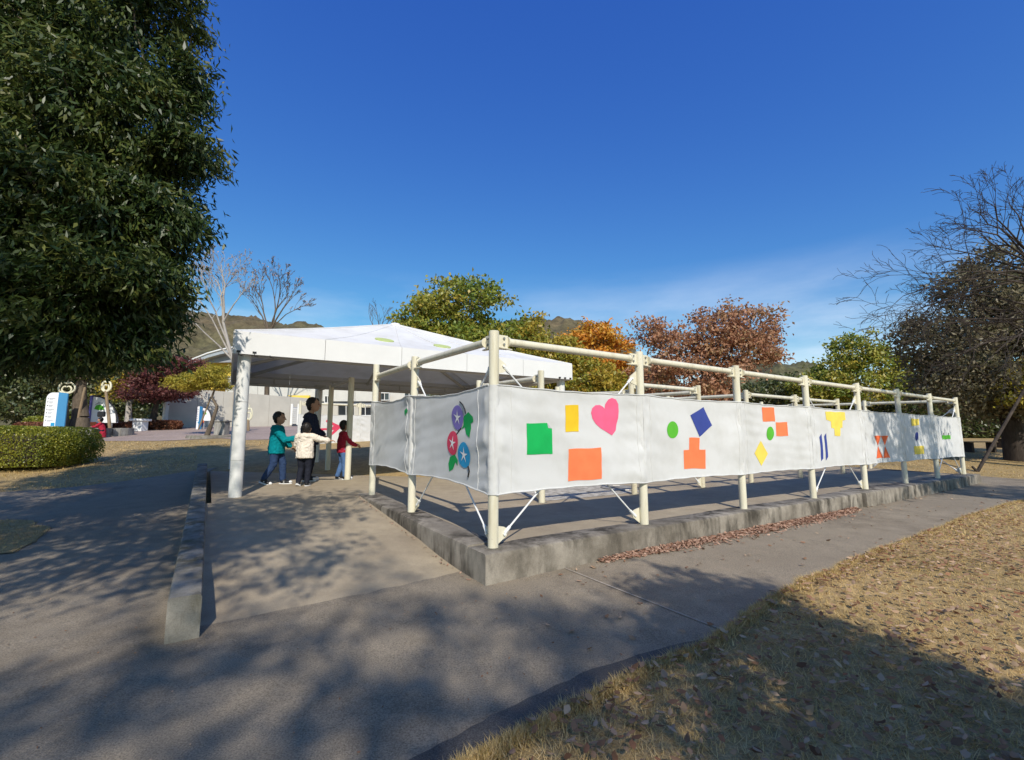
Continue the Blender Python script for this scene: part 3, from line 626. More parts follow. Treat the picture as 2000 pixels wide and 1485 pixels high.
SB.patch(cs([(1270, 572), (1310, 575), (1400, 628), (1465, 655), (1460, 690), (1390, 755), (1270, 850), (1252, 825), (1330, 765), (1375, 715), (1170, 722), (1170, 690), (1330, 690), (1372, 655), (1262, 600)]), 'red', 'star_patch')

# ------------------------------------------------------------------ tent pavilion
TE = 2.41; TF = .325; TQ = np.array([(-1.87, 4.06), (4.20, 3.82), (4.36, 8.66), (-1.72, 8.90)])      # tent corners in wall coordinates
def TW(a, b, z=0.0):
    q = (TQ[0] * (1 - a) + TQ[1] * a) * (1 - b) + (TQ[3] * (1 - a) + TQ[2] * a) * b; return W(q[0], q[1], z)
tent = thing('tent_pavilion', 'white pyramid roofed tent pavilion on round columns over the ramp', 'tent', W(1.0, 6.0, floor_z(6)))
ctr = TW(.5, .5); apz = float(aty(770, 634, ctr[1])[2]); apex = np.array([ctr[0], ctr[1], apz])
cn = [TW(0, 0, TE + TF), TW(1, 0, TE + TF), TW(1, 1, TE + TF), TW(0, 1, TE + TF)]
def roofpt(a, b, s, t):
    e = a + (b - a) * s; p = e + (apex - e) * t
    p = p.copy(); p[2] -= .16 * math.sin(math.pi * t) * (.35 + .65 * (1 - (2 * s - 1) ** 2)) * (1 - t) ** .3 * .5
    return p
for k in range(4):
    a, b = cn[k], cn[(k + 1) % 4]; n, mrows = 24, 14; vs = []; fs = []
    for j in range(mrows + 1):
        for i in range(n + 1): vs.append(roofpt(a, b, i / n, j / mrows * .999))
    for j in range(mrows):
        for i in range(n): q = j * (n + 1) + i; fs.append((q, q + 1, q + n + 2, q + n + 1))
    m = MB(); m.add(vs, fs); rp_ = m.build('roof_panel', M['membrane'], tent, True)
    for s in ((.2, .4, .6, .8) if k in (0, 2) else (.25, .5, .75)):
        sm = MB(); sm.tube([roofpt(a, b, s, t) + np.array([0, 0, .004]) for t in np.linspace(0, .97, 12)], .006, 5); sm.build('seam', M['membrane'], rp_, True)
    hp = MB(); hp.tube([roofpt(a, b, 0, t) for t in np.linspace(0, .99, 14)], .018, 8); hp.build('hip_seam', M['membrane'], tent, True)
cp = MB(); cp.tube([apex - np.array([0, 0, .1]), apex + np.array([0, 0, .015])], [.16, .10], 16); cp.build('cap', M['membrane'], tent, True)
# lime discs printed on the front slope
fa, fb_ = cn[0], cn[1]
for (s, t, r_) in ((.335, .30, .17), (.60, .30, .17)):
    c = roofpt(fa, fb_, s, t); e1 = roofpt(fa, fb_, s + .02, t) - c; e2 = roofpt(fa, fb_, s, t + .03) - c; e1 /= np.linalg.norm(e1); e2 -= e1 * (e1 @ e2); e2 /= np.linalg.norm(e2); nn = np.cross(e1, e2); nn *= np.sign(nn[2])
    d = MB(); d.tube([c - nn * .002, c + nn * .016], r_, 28); d.build('printed_disc', M['rooflime'], tent)
def fascia(a, b, n, out):
    out = np.cross((b - a) / np.linalg.norm(b - a), (0, 0, 1))
    d = (b - a) / np.linalg.norm(b - a); l = np.linalg.norm(b - a) / n
    for i in range(n):
        c = a + d * l * (i + .5) + np.array([0, 0, TF / 2]); m = MB(); m.box(c, (l - .007, .03, TF), [d, out, (0, 0, 1)]); m.build('fascia_panel', M['fascia'], tent)
lo = [p - np.array([0, 0, TF]) for p in cn]
fascia(lo[0], lo[1], 5, -V); fascia(lo[1], lo[2], 4, U); fascia(lo[2], lo[3], 5, V); fascia(lo[3], lo[0], 4, -U)
# inner steelwork
ins = [TW(.03, .035, TE + .02), TW(.97, .035, TE + .02), TW(.97, .965, TE + .02), TW(.03, .965, TE + .02)]
for k in range(4):
    a, b = ins[k], ins[(k + 1) % 4]
    m = MB(); m.tube([a, b], .035, 10); m.build('eave_beam', M['steel'], tent, True)
    m = MB(); m.tube([a + np.array([0, 0, .17]), b + np.array([0, 0, .17])], .025, 10); m.build('eave_beam', M['steel'], tent, True)
    for t in (.12, .35, .65, .88):
        m = MB(); q = a + (b - a) * t; m.tube([q, q + np.array([0, 0, .17])], .018, 8); m.build('stub', M['steel'], tent, True)
    ap2 = apex - np.array([0, 0, .16])
    for s in (0, .5):
        q = a + (b - a) * s + np.array([0, 0, .14]); m = MB(); d = (ap2 - q) / np.linalg.norm(ap2 - q)
        m.tube([q, q + (ap2 - q) * .5 - np.array([0, 0, .05]), ap2], .04 if s == 0 else .03, 8); m.build('rafter', M['steel'], tent, True)
def column(u, v, h=None, r=.085, z=None, mat='column'):
    z = floor_z(v) if z is None else z; p = W(u, v, z); m = MB(); top = TE + .1
    m.tube([p - np.array([0, 0, .06]), W(u, v, top)], r, 24); o = m.build('column', M[mat], tent, True)
    for zz in (z + .62, z + 1.45):
        b = MB(); b.tube([W(u, v, zz), W(u, v, zz + .006)], r + .0025, 24); b.build('joint_ring', M['steel'], o, True)
    c = MB(); c.box(W(u, v, TE + .06), (.24, .24, .03), [U, V, (0, 0, 1)]); c.build('cap_plate', M['steel'], o)
column(-1.72, 4.22, z=.28); column(4.06, 4.02); column(-1.57, 8.74); column(4.18, 8.52); column(.17, 8.70, r=.06)
for i in range(3):
    p = lo[0] + U * (.06 + .2 * i) - V * .02
    m = MB(); m.box(p + np.array([0, 0, .03]), (.05, .02, .03), [U, V, (0, 0, 1)]); m.tube([p + np.array([0, 0, .03]), p + np.array([0, 0, -.02]) - V * .02, p + U * .05 + np.array([0, 0, -.03]) - V * .01], .006, 6); m.build('rope_clip', M['black'], tent)
    p = lo[1] - U * (.06 + .14 * i) - V * .02; m = MB(); m.box(p + np.array([0, 0, .02]), (.04, .02, .03), [U, V, (0, 0, 1)]); m.build('rope_clip', M['black'], tent)

# ------------------------------------------------------------------ people
def FP(px, py):
    z = .4
    for _ in range(30):
        q = atz(px, py, z); z = floor_z(uv_of(q)[1])
    return q
RUMPLE = []
for nm_, sc_, dp_ in (('cloth_folds', .055, 2), ('hair_locks', .018, 2)):
    tx_ = bpy.data.textures.new(nm_, 'CLOUDS'); tx_.noise_scale = sc_; tx_.noise_depth = dp_; tx_.noise_type = 'HARD_NOISE'; RUMPLE.append(tx_)
def fuse(o, vox, it=4, rumple=0, rough=0):
    r_ = o.modifiers.new('fuse', 'REMESH'); r_.mode = 'VOXEL'; r_.voxel_size = vox; r_.use_smooth_shade = True
    s_ = o.modifiers.new('soften', 'SMOOTH'); s_.factor = .5; s_.iterations = it
    if rumple:
        d_ = o.modifiers.new('rumple', 'DISPLACE'); d_.texture = RUMPLE[rough]; d_.strength = rumple; d_.mid_level = .3; d_.texture_coords = 'GLOBAL'
def person(label, loc, face, Hh, J=None, shirt=None, trousers=None, hair='hair', hood=False, sole='white', baggy=.014, head_dir=None, long_hair=False, skin='skin', shoes='black', hem=.40):
    F = np.array([face[0], face[1], 0.]); F /= np.linalg.norm(F); Rt = np.array([F[1], -F[0], 0]); UPv = np.array([0, 0, 1.]); loc = np.array(loc)
    T = lambda p: loc + Hh * (p[0] * Rt + p[1] * F + p[2] * UPv)
    j = dict(pel=(0, 0, .48), chest=(0, .005, .68), neck=(0, 0, .785), head=(0, .018, .895), shl=(-.108, 0, .75), shr=(.108, 0, .75), ell=(-.135, -.01, .60), elr=(.135, -.01, .60), wrl=(-.14, .05, .47), wrr=(.14, .05, .47),
             hil=(-.052, 0, .47), hir=(.052, 0, .47), knl=(-.056, .02, .265), knr=(.056, .02, .265), anl=(-.056, -.012, .05), anr=(.056, -.012, .05))
    if J: j.update(J)
    j = {k: np.array(v, float) for k, v in j.items()}
    root = thing('person', label, 'person', loc)
    zs = (j['chest'][2] - j['pel'][2]) / .20
    def trunk_(B, secs):
        vs = []; n = 20; k = len(secs)
        for (z, rx, ry, w) in secs:
            f = (z - .48) / .20; zz = j['pel'][2] + (z - .48) * zs; cx = j['pel'][:2] + (j['chest'] - j['pel'])[:2] * np.clip(f, 0, 1.3)
            for i in range(n): a = 2 * math.pi * i / n; vs.append(T((cx[0] + rx * math.cos(a), cx[1] + ry * math.sin(a), zz)))
        fs = [(r_ * n + i, r_ * n + (i + 1) % n, (r_ + 1) * n + (i + 1) % n, (r_ + 1) * n + i) for r_ in range(k - 1) for i in range(n)] + [tuple(reversed(range(n))), tuple((k - 1) * n + i for i in range(n))]
        B.add(vs, fs)
    hd = F if head_dir is None else np.array([head_dir[0], head_dir[1], 0.]) / math.hypot(*head_dir)
    hr = np.array([hd[1], -hd[0], 0]); hax = [hr, hd, UPv]; hc = T(j['head'])
    body = MB()
    def lb(B, a, b, r0, r1): B.limb(T(j[a]) if isinstance(a, str) else T(a), T(j[b]) if isinstance(b, str) else T(b), r0 * Hh, r1 * Hh)
    lb(body, 'pel', 'chest', .068, .070); lb(body, 'chest', 'neck', .055, .033); body.limb(T(j['neck']), hc, .033 * Hh, .036 * Hh)
    lb(body, 'shl', 'shr', .036, .036)
    hs_ = Hh
    body.ball(hc, (.060 * hs_, .070 * hs_, .082 * hs_), hax, 18, 14); body.ball(hc + hd * .018 * hs_ - UPv * .045 * hs_, (.040 * hs_, .045 * hs_, .040 * hs_), hax)
    body.limb(hc + hd * .062 * hs_ + UPv * .008 * hs_, hc + hd * .082 * hs_ - UPv * .018 * hs_, .007 * hs_, .011 * hs_, 8)
    body.limb(hc + hd * .060 * hs_ - UPv * .042 * hs_ - hr * .014 * hs_, hc + hd * .060 * hs_ - UPv * .042 * hs_ + hr * .014 * hs_, .008 * hs_, .008 * hs_, 8)
    for sg in (-1, 1): body.ball(hc + hr * sg * .061 * hs_ - UPv * .006 * hs_, (.009 * hs_, .016 * hs_, .022 * hs_), hax, 8, 6)
    for s in 'lr':
        lb(body, 'sh' + s, 'el' + s, .031, .026); lb(body, 'el' + s, 'wr' + s, .026, .019); lb(body, 'hi' + s, 'kn' + s, .055, .040); lb(body, 'kn' + s, 'an' + s, .038, .026)
        w = T(j['wr' + s]); e = T(j['el' + s]); d = (w - e) / np.linalg.norm(w - e); side = np.cross(d, UPv); side /= np.linalg.norm(side) + 1e-9; dn = np.cross(side, d)
        if dn[2] > 0: dn = -dn
        pc = w + d * .036 * Hh; body.ball(pc, (.026 * Hh, .036 * Hh, .012 * Hh), [side, d, np.cross(side, d)], 10, 8)
        for i, (o_, ln) in enumerate(((-.019, .036), (-.006, .043), (.007, .041), (.019, .032))):
            k0 = pc + d * .028 * Hh + side * o_ * Hh; k1 = k0 + (d * .8 + dn * .35) * ln * .55 * Hh; k2 = k1 + (d * .45 + dn * .8) * ln * .5 * Hh
            body.limb(k0, k1, .0068 * Hh, .0062 * Hh, 6); body.limb(k1, k2, .0062 * Hh, .0052 * Hh, 6)
        k0 = pc - d * .012 * Hh + side * .024 * Hh * (1 if s == 'l' else -1); k1 = k0 + (d * .7 + side * .8 * (1 if s == 'l' else -1)) * .024 * Hh; body.limb(k0, k1, .0078 * Hh, .007 * Hh, 6); body.limb(k1, k1 + (d + dn * .4) * .018 * Hh, .007 * Hh, .0055 * Hh, 6)
    b = body.build('body', M[skin], root, True); fuse(b, .0062 * Hh / 1.2 + .0005, 3)
    for sg in (-1, 1):
        ey = MB(); ey.ball(hc + hd * .064 * hs_ + hr * sg * .024 * hs_ + UPv * .006 * hs_, (.009 * hs_, .006 * hs_, .006 * hs_), hax, 8, 6); ey.build('eye', M['black'], root, True)
    hm = MB(); hm.ball(hc - hd * .020 * hs_ + UPv * .017 * hs_, (.068 * hs_, .070 * hs_, .079 * hs_), hax, 18, 14); hm.ball(hc - hd * .030 * hs_ - UPv * .022 * hs_, (.058 * hs_, .046 * hs_, .056 * hs_), hax, 16, 12)
    for k in range(60):
        a = random.uniform(0, 2 * math.pi); q = hc - hd * .008 * hs_ + UPv * .02 * hs_ + (hr * math.cos(a) + hd * math.sin(a)) * .052 * hs_ + UPv * random.uniform(-.02, .055) * hs_
        if math.sin(a) > .25 and (q - hc)[2] < .045 * hs_: continue
        hm.limb(q, q + (hr * math.cos(a) + hd * math.sin(a)) * .014 * hs_ - UPv * .022 * hs_, .009 * hs_, .003 * hs_, 6)
    h_ = hm.build('hair', M[hair], root, True); fuse(h_, .006, 1, .022, 1)
    c = MB(); g = baggy
    trunk_(c, [(hem, .098 + g * .9, .078 + g * .9, 'pel'), (hem + .012, .102 + g, .082 + g, 'pel'), (.52, .100 + g, .080 + g, 'pel'), (.62, .102 + g * .8, .080 + g * .8, 'chest'), (.70, .106 + g * .6, .076 + g * .6, 'chest'), (.76, .085, .060, 'chest')]); lb(c, 'chest', (j['neck'] - np.array([0, 0, .02])), .070 + g * .4, .045); lb(c, 'shl', 'shr', .042 + g * .5, .042 + g * .5)
    for s in 'lr':
        e = j['el' + s]; w = j['wr' + s]; lb(c, 'sh' + s, 'el' + s, .040 + g * .5, .034 + g * .5); lb(c, e, e + (w - e) * .86, .034 + g * .5, .027 + g * .3)
        if g > .02:  # ribbed cuff and puffed sleeve
            lb(c, e + (w - e) * .6, e + (w - e) * .75, .036 + g * .4, .034 + g * .4)
    if hood:
        q = j['neck']
        c.ball(T(q + np.array([0, -.055, -.03])), (.085 * Hh, .05 * Hh, .05 * Hh), [Rt, F, UPv]); c.ball(T(q + np.array([0, -.075, -.075])), (.055 * Hh, .028 * Hh, .045 * Hh), [Rt, F, UPv])
        for sg in (-1, 1): c.limb(T(q + np.array([sg * .06, -.03, -.01])), T(q + np.array([sg * .045, .05, -.03])), .03 * Hh, .022 * Hh)
    for k in range(0 if j['pel'][2] < .4 else 14):   # cloth folds
        a = random.uniform(0, 2 * math.pi); z = random.uniform(hem + .02, .66); rr = .100 + g
        p1 = np.array([math.cos(a) * rr * .95, math.sin(a) * rr * .8, z]) + j['pel'] * np.array([1, 1, 0]); p2 = np.array([math.cos(a + .5) * rr * .95, math.sin(a + .5) * rr * .8, z - random.uniform(.02, .07)]) + j['pel'] * np.array([1, 1, 0])
        lb(c, p1, p2, .008, .006)
    so = c.build('shirt' if not hood else 'hooded_top', shirt, root, True); fuse(so, .0085, 2, .024)
    t = MB()
    for s in 'lr':
        hp_ = j['hi' + s]; kn = j['kn' + s]; an = j['an' + s]; lb(t, hp_ + np.array([0, 0, .02]), kn, .064, .049); lb(t, kn, kn + (an - kn) * .93, .048, .040)
        for k in (.45, .62, .8, .9): q = kn + (an - kn) * k; t.ball(T(q), (.043 * Hh, .043 * Hh, .012 * Hh), None, 10, 6)
    lb(t, j['hil'] + np.array([.01, 0, .03]), j['hir'] + np.array([-.01, 0, .03]), .07, .07); to = t.build('trousers', trousers, root, True); fuse(to, .0085, 2, .014)
    for s in 'lr':
        an = j['an' + s]; kn = j['kn' + s]; fd = np.array([0, 1, 0.]); pitch = j.get('pt' + s, np.array([0.]))[0]
        fd = np.array([0, math.cos(pitch), math.sin(pitch)]); fu = np.array([0, -math.sin(pitch), math.cos(pitch)])
        A = [Rt, F * fd[1] + UPv * fd[2], F * fu[1] + UPv * fu[2]]; c0 = T(an) + A[1] * .035 * Hh - A[2] * .028 * Hh
        sh = MB(); sh.ball(c0 + A[1] * .03 * Hh, (.036 * Hh, .058 * Hh, .026 * Hh), A, 14, 10); sh.ball(c0 - A[1] * .025 * Hh + A[2] * .012 * Hh, (.034 * Hh, .044 * Hh, .036 * Hh), A, 14, 10); so_ = sh.build('shoe', M[shoes], root, True); fuse(so_, .007, 2)
        sl = MB(); pts = []
        for k in range(16):
            a = 2 * math.pi * k / 16; pts.append(c0 + Rt * math.cos(a) * .037 * Hh + A[1] * (math.sin(a) * .088 + .005) * Hh - A[2] * .030 * Hh)
        sl.prism(pts, A[2] * .016 * Hh); sl.build('sole', M[sole], so_)
        tp = MB(); tp.ball(c0 + A[1] * .062 * Hh + A[2] * .002 * Hh, (.030 * Hh, .034 * Hh, .020 * Hh), A, 10, 8); tp.build('toe_cap', M[sole], so_, True)
        st = MB(); st.ball(c0 - A[1] * .01 * Hh + A[2] * .002 * Hh, (.0365 * Hh, .022 * Hh, .011 * Hh), A, 10, 8); st.build('side_flash', M[sole], so_, True)
    return root
cloth = lambda n, c: plain('cloth_' + n, c, .85, .10, 14, bump=.15, bscale=120, spec=.15)
teal = cloth('teal', (.0, .20, .235)); navy = cloth('navy', (.022, .026, .050)); creamc = cloth('cream', (.74, .66, .56)); redc = cloth('red', (.36, .022, .045)); jean = cloth('denim', (.028, .052, .12)); dark = cloth('dark', (.016, .018, .028)); jeanl = cloth('light_denim', (.075, .145, .30))
p = FP(536, 946)
person('person in teal sweatshirt and dark blue jeans walking with one arm out', p, (1, .12), 1.27,
       dict(wrr=(.10, .30, .62), elr=(.13, .15, .60), ell=(-.13, .03, .59), wrl=(-.12, .15, .50), knl=(-.05, .075, .27), anl=(-.05, .085, .05), knr=(.05, -.01, .27), anr=(.05, -.125, .075), ptr=(-.35,)), teal, jean, baggy=.022, hem=.41)
p = FP(600, 939)
person('tall person in dark navy jacket standing behind the cream hoodie', p, (1, .15), 1.56,
       dict(ell=(-.13, .04, .60), wrl=(-.10, .14, .53), elr=(.13, .05, .60), wrr=(.10, .15, .52), head=(0, .03, .90)), navy, dark, baggy=.022, hood=False, hem=.42)
p = FP(592, 949)
person('small person in cream hoodie seen from behind, arm stretched to the right', p, (-.05, 1), 1.10,
       dict(elr=(.225, .04, .70), wrr=(.34, .07, .69), ell=(-.155, .06, .63), wrl=(-.13, .19, .63), anl=(-.055, -.05, .06), knl=(-.055, .03, .27), ptl=(-.5,), head=(.0, .03, .875)), creamc, dark, hood=True, baggy=.030, hem=.42)
p = FP(665, 937) + np.array([0, .05, 0])
person('person in red shirt and blue jeans hugging a cream post', p, (.8, .62), 1.14,
       dict(elr=(.15, .08, .60), wrr=(.09, .20, .56), ell=(-.13, .10, .60), wrl=(-.06, .22, .58), knl=(-.06, .02, .27), anl=(-.075, -.05, .05), anr=(.07, .03, .05)), redc, jeanl, baggy=.012, hem=.44)

# ------------------------------------------------------------------ vegetation
def leaves_mesh(name, C, A, ln, wd, rnd, mat, parent, fold=.18):
    """rhombic leaves: centres C, axes A (unit), lengths ln, widths wd"""
    n = len(C); r_ = rng.normal(size=(n, 3)); s = np.cross(A, r_); s /= np.linalg.norm(s, axis=1)[:, None] + 1e-9; nn = np.cross(A, s)
    l = ln[:, None]; w = wd[:, None]
    v0 = C - A * l * .5; v2 = C + A * l * .5 - nn * l * .10; v1 = C + s * w * .5 - A * l * .04 + nn * w * fold; v3 = C - s * w * .5 - A * l * .04 + nn * w * fold
    Vv = np.stack([v0, v1, v2, v3], 1).reshape(-1, 3); Qq = np.arange(4 * n).reshape(n, 4)
    return raw_mesh(name, Vv, Qq, mat, parent, rnd=rnd)
def skeleton(points, stem, bf=.35, tip=.006, expo=2.3, maxr=.3):
    """branches: connect points outward from the stem polyline (short links, short paths)"""
    nodes = [np.array(p, float) for p in stem]; par = [-1] + list(range(len(stem) - 1)); ns = len(stem)
    path = [0.0]
    for i in range(1, ns): path.append(path[-1] + np.linalg.norm(nodes[i] - nodes[i - 1]))
    pts = np.array(points); order = np.argsort(np.linalg.norm(pts - nodes[-1], axis=1)); P = np.zeros((ns + len(pts) * 2 + 5, 3)); P[:ns] = nodes; PL = np.zeros(len(P)); PL[:ns] = path; n = ns; first = max(0, ns - 3)
    par = par + [0] * (len(P) - ns)
    for k in order:
        q = pts[k]; d = np.linalg.norm(P[first:n] - q, axis=1); c = d + bf * PL[first:n] + np.where(P[first:n, 2] > q[2] + .3, .25 * d, 0); i = int(np.argmin(c)) + first; L0 = np.linalg.norm(q - P[i]); last = i
        if L0 > .5:
            mid = (P[i] + q) / 2 + rng.normal(size=3) * L0 * .07 + np.array([0, 0, L0 * .05]); P[n] = mid; par[n] = last; PL[n] = PL[last] + L0 * .5; last = n; n += 1
        P[n] = q; par[n] = last; PL[n] = PL[last] + L0 * .5; n += 1
    cnt = np.zeros(n); ch = np.zeros(n, int)
    for i in range(n):
        if par[i] >= 0: ch[par[i]] += 1
    for i in range(n - 1, -1, -1):
        if ch[i] == 0: cnt[i] += 1
        if par[i] >= 0: cnt[par[i]] += cnt[i]
    rad = np.minimum(tip * cnt ** (1 / expo), maxr)
    return P[:n], np.array(par[:n]), rad
def branch_mesh(name, P, par, rad, mat, parent, sides=5, lo=0, hi=9):
    e = np.where((par >= 0) & (rad >= lo) & (rad < hi))[0]
    if len(e) == 0: return None
    a = P[par[e]]; b = P[e]; ra = np.minimum(rad[par[e]], rad[e] * 1.5); rb = rad[e]; d = b - a; d /= np.linalg.norm(d, axis=1)[:, None] + 1e-9
    ref = np.where(np.abs(d[:, 2:3]) < .9, np.array([[0, 0, 1.]]), np.array([[1., 0, 0]])); X = np.cross(ref, d); X /= np.linalg.norm(X, axis=1)[:, None]; Y = np.cross(d, X)
    Vv = []
    for base, r_ in ((a, ra), (b, rb)):
        for k in range(sides):
            t = 2 * math.pi * k / sides; Vv.append(base + (X * math.cos(t) + Y * math.sin(t)) * r_[:, None])
    Vv = np.stack(Vv, 1).reshape(-1, 3); o_ = np.arange(len(e))[:, None] * (2 * sides)
    Qq = np.concatenate([o_ + np.array([[k, (k + 1) % sides, sides + (k + 1) % sides, sides + k]]) for k in range(sides)], 0)
    return raw_mesh(name, Vv, Qq, mat, parent, smooth=True)
def lobe_points(lobes, n, shell=.55, jitter=.12):
    """n points in a union of ellipsoids, weighted to the outer shell; lobes = [(centre, radii)]"""
    w = np.array([r[0] * r[1] + r[0] * r[2] + r[1] * r[2] for c, r in lobes]); k = rng.choice(len(lobes), n, p=w / w.sum())
    d = rng.normal(size=(n, 3)); d /= np.linalg.norm(d, axis=1)[:, None]; r_ = shell + (1 - shell) * rng.random(n) ** .6; r_ *= 1 + rng.normal(size=n) * jitter
    c = np.array([l[0] for l in lobes])[k]; rr = np.array([l[1] for l in lobes])[k]
    return c + d * rr * r_[:, None], d
def tree(name, label, base, lobes, mat, bark='bark', n_cl=260, per=60, ll=.16, lw=.07, cr_=.35, droop=.2, trunk_r=.16, attr=110, gaps=6, group=None, out_bias=.5, cat='tree', shell=.55, lean=(0, 0), tip=.012, twig=False, stem=None, lev=.6):
    base = np.array(base, float); t = thing(name, label, cat, base, group)
    lobes = [(np.array(c), np.array(r_)) for c, r_ in lobes]
    pts, d = lobe_points(lobes, n_cl, shell)
    lo_ = np.min([c - r_ for c, r_ in lobes], 0); hi_ = np.max([c + r_ for c, r_ in lobes], 0)
    for _ in range(gaps):   # air pockets in the crown
        g = lo_ + (hi_ - lo_) * rng.random(3); rg = .13 * np.max(hi_ - lo_) * rng.uniform(.5, 1.1); k = np.linalg.norm(pts - g, axis=1) > rg; pts, d = pts[k], d[k]
    n = len(pts); cl = rng.random(n)
    C = np.repeat(pts, per, 0) + np.clip(rng.normal(size=(n * per, 3)), -1.35, 1.35) * np.array([cr_, cr_, cr_ * .62]) * (rng.random((n * per, 1)) * .9 + .3)
    A = np.repeat(d, per, 0) * out_bias + rng.normal(size=(n * per, 3)) * .6 + np.array([0, 0, -droop]); A /= np.linalg.norm(A, axis=1)[:, None]
    rr = np.clip(.62 * np.repeat(cl, per) + .38 * rng.random(n * per), 0, 1)
    leaves_mesh('crown', C, A, ll * rng.uniform(.65, 1.25, n * per), lw * rng.uniform(.7, 1.25, n * per), rr, mat, t)
    cc = np.mean([c for c, _ in lobes], 0); top = np.array([cc[0], cc[1], lo_[2] + .35 * (hi_[2] - lo_[2])])
    if stem is None:
        stem = [base - np.array([0, 0, .15]), base + (top - base) * .35 + np.array([lean[0], lean[1], 0]), base + (top - base) * .7 + np.array([lean[0], lean[1], 0]) * .6, top]
    sel = rng.choice(n, min(attr, n), replace=False); P, par, rad = skeleton(pts[sel], stem, .3, tip, 2.2, trunk_r)
    k = np.arange(len(stem)); rad[k] = np.maximum(rad[k], trunk_r * np.linspace(1.15, .55, len(stem))); rad[0] *= 1.25
    branch_mesh('trunk', P, par, rad, M[bark], t, 7)
    return t
def limb_tree(label, base, stem, stem_r, limbs, bark, levels=3, side=5, seed=1, tip=.004, up=.15, split=.02, fan=.5, group=None, leafmat=None, nleaf=0, ll=.1, dens=1.0):
    """leafless tree: limbs = [(stem index, target point, radius)]; every limb arcs to its target and forks into ever finer twigs"""
    r_ = np.random.default_rng(seed); P = [np.array(p, float) for p in stem]; par = [-1] + list(range(len(stem) - 1)); rad = list(np.linspace(stem_r[0], stem_r[1], len(stem)))
    ends = []
    def grow(i0, p1, r0, lev, n):
        p0 = P[i0]; d = p1 - p0; L0 = np.linalg.norm(d); wob = r_.normal(size=3) * L0 * .05; last = i0; ids = []
        for k in range(1, n + 1):
            t = k / n; q = p0 + d * t + wob * math.sin(math.pi * t) + np.array([0, 0, 1.]) * L0 * .07 * math.sin(math.pi * t) + r_.normal(size=3) * L0 * .012
            P.append(q); par.append(last); rad.append(max(tip, r0 * (1 - .72 * t))); last = len(P) - 1; ids.append(last)
        ends.append(last)
        if lev <= 0: return
        for k, ii in enumerate(ids):
            t = (k + 1) / n
            if t < .22: continue
            for _ in range(2 if (t > .55 and lev > 1) else 1):
                if r_.random() > dens * (.95 if t > .3 else .6): continue
                dd = (P[ii] - P[par[ii]]); dd /= np.linalg.norm(dd) + 1e-9; ax = r_.normal(size=3); ax -= dd * (ax @ dd); ax /= np.linalg.norm(ax) + 1e-9
                nd = dd * math.cos(fan) + ax * math.sin(fan * r_.uniform(.7, 1.5)) + np.array([0, 0, up]); nd /= np.linalg.norm(nd)
                grow(ii, P[ii] + nd * L0 * r_.uniform(.38, .62) * (1.08 - .5 * t), max(tip, rad[ii] * .62), lev - 1, max(3, n - 2))
    for (si, tgt, r0) in limbs: grow(si, np.array(tgt, float), r0, levels, side)
    P = np.array(P); par = np.array(par); rad = np.array(rad); t = thing('bare_tree', label, 'tree', base, group)
    branch_mesh('trunk', P, par, rad, M[bark], t, 7, lo=split); o_ = branch_mesh('twigs', P, par, rad, M[bark], t, 4, hi=split)
    if o_: o_['kind'] = 'stuff'
    if nleaf:
        C = P[r_.choice(ends, nleaf)] + r_.normal(size=(nleaf, 3)) * .1; A = r_.normal(size=(nleaf, 3)); A /= np.linalg.norm(A, axis=1)[:, None]
        leaves_mesh('last_leaves', C, A, ll * r_.uniform(.6, 1.2, nleaf), ll * .5 * r_.uniform(.6, 1.2, nleaf), r_.random(nleaf), leafmat, t)['kind'] = 'stuff'
    return t
def LB_(px, py, Y, rx, ry, dep=None):      # ellipsoid lobe whose centre and half sizes are read off the photo at depth Y
    c = aty(px, py, Y); k = Y / FOC; return (c, (rx * k, (dep if dep else rx * k * .9), ry * k))

# big evergreen that fills the left of the view
lob = [LB_(60, 150, 5.2, 210, 190), LB_(250, 90, 5.2, 108, 105, 1.0), LB_(240, 250, 5.0, 150, 140, 1.0), LB_(120, 400, 5.0, 220, 160), LB_(245, 430, 4.9, 105, 115, .8), LB_(60, 580, 4.9, 190, 130), LB_(200, 585, 4.8, 115, 105, .8), LB_(-140, 300, 5.2, 250, 330), LB_(30, 665, 4.8, 160, 70), LB_(190, 668, 4.7, 110, 58, .7), LB_(-60, 0, 5.4, 300, 160), LB_(362, 165, 5.0, 44, 58, .4), LB_(366, 295, 5.0, 38, 52, .4), LB_(325, 425, 4.9, 42, 56, .4), LB_(330, 50, 5.2, 48, 46, .4), LB_(285, -20, 5.3, 90, 85, .8), LB_(300, 540, 4.8, 36, 60, .4)]
tree('evergreen_tree', 'huge dense evergreen tree with drooping glossy leaves filling the upper left', (-6.3, 4.7, float(gz(-6.3, 4.7))), lob, M['lf_near'], 'bark', n_cl=2900, per=84, ll=.098, lw=.027, cr_=.16, droop=.75, trunk_r=.17, attr=260, gaps=9, out_bias=.6, shell=.45, tip=.006)

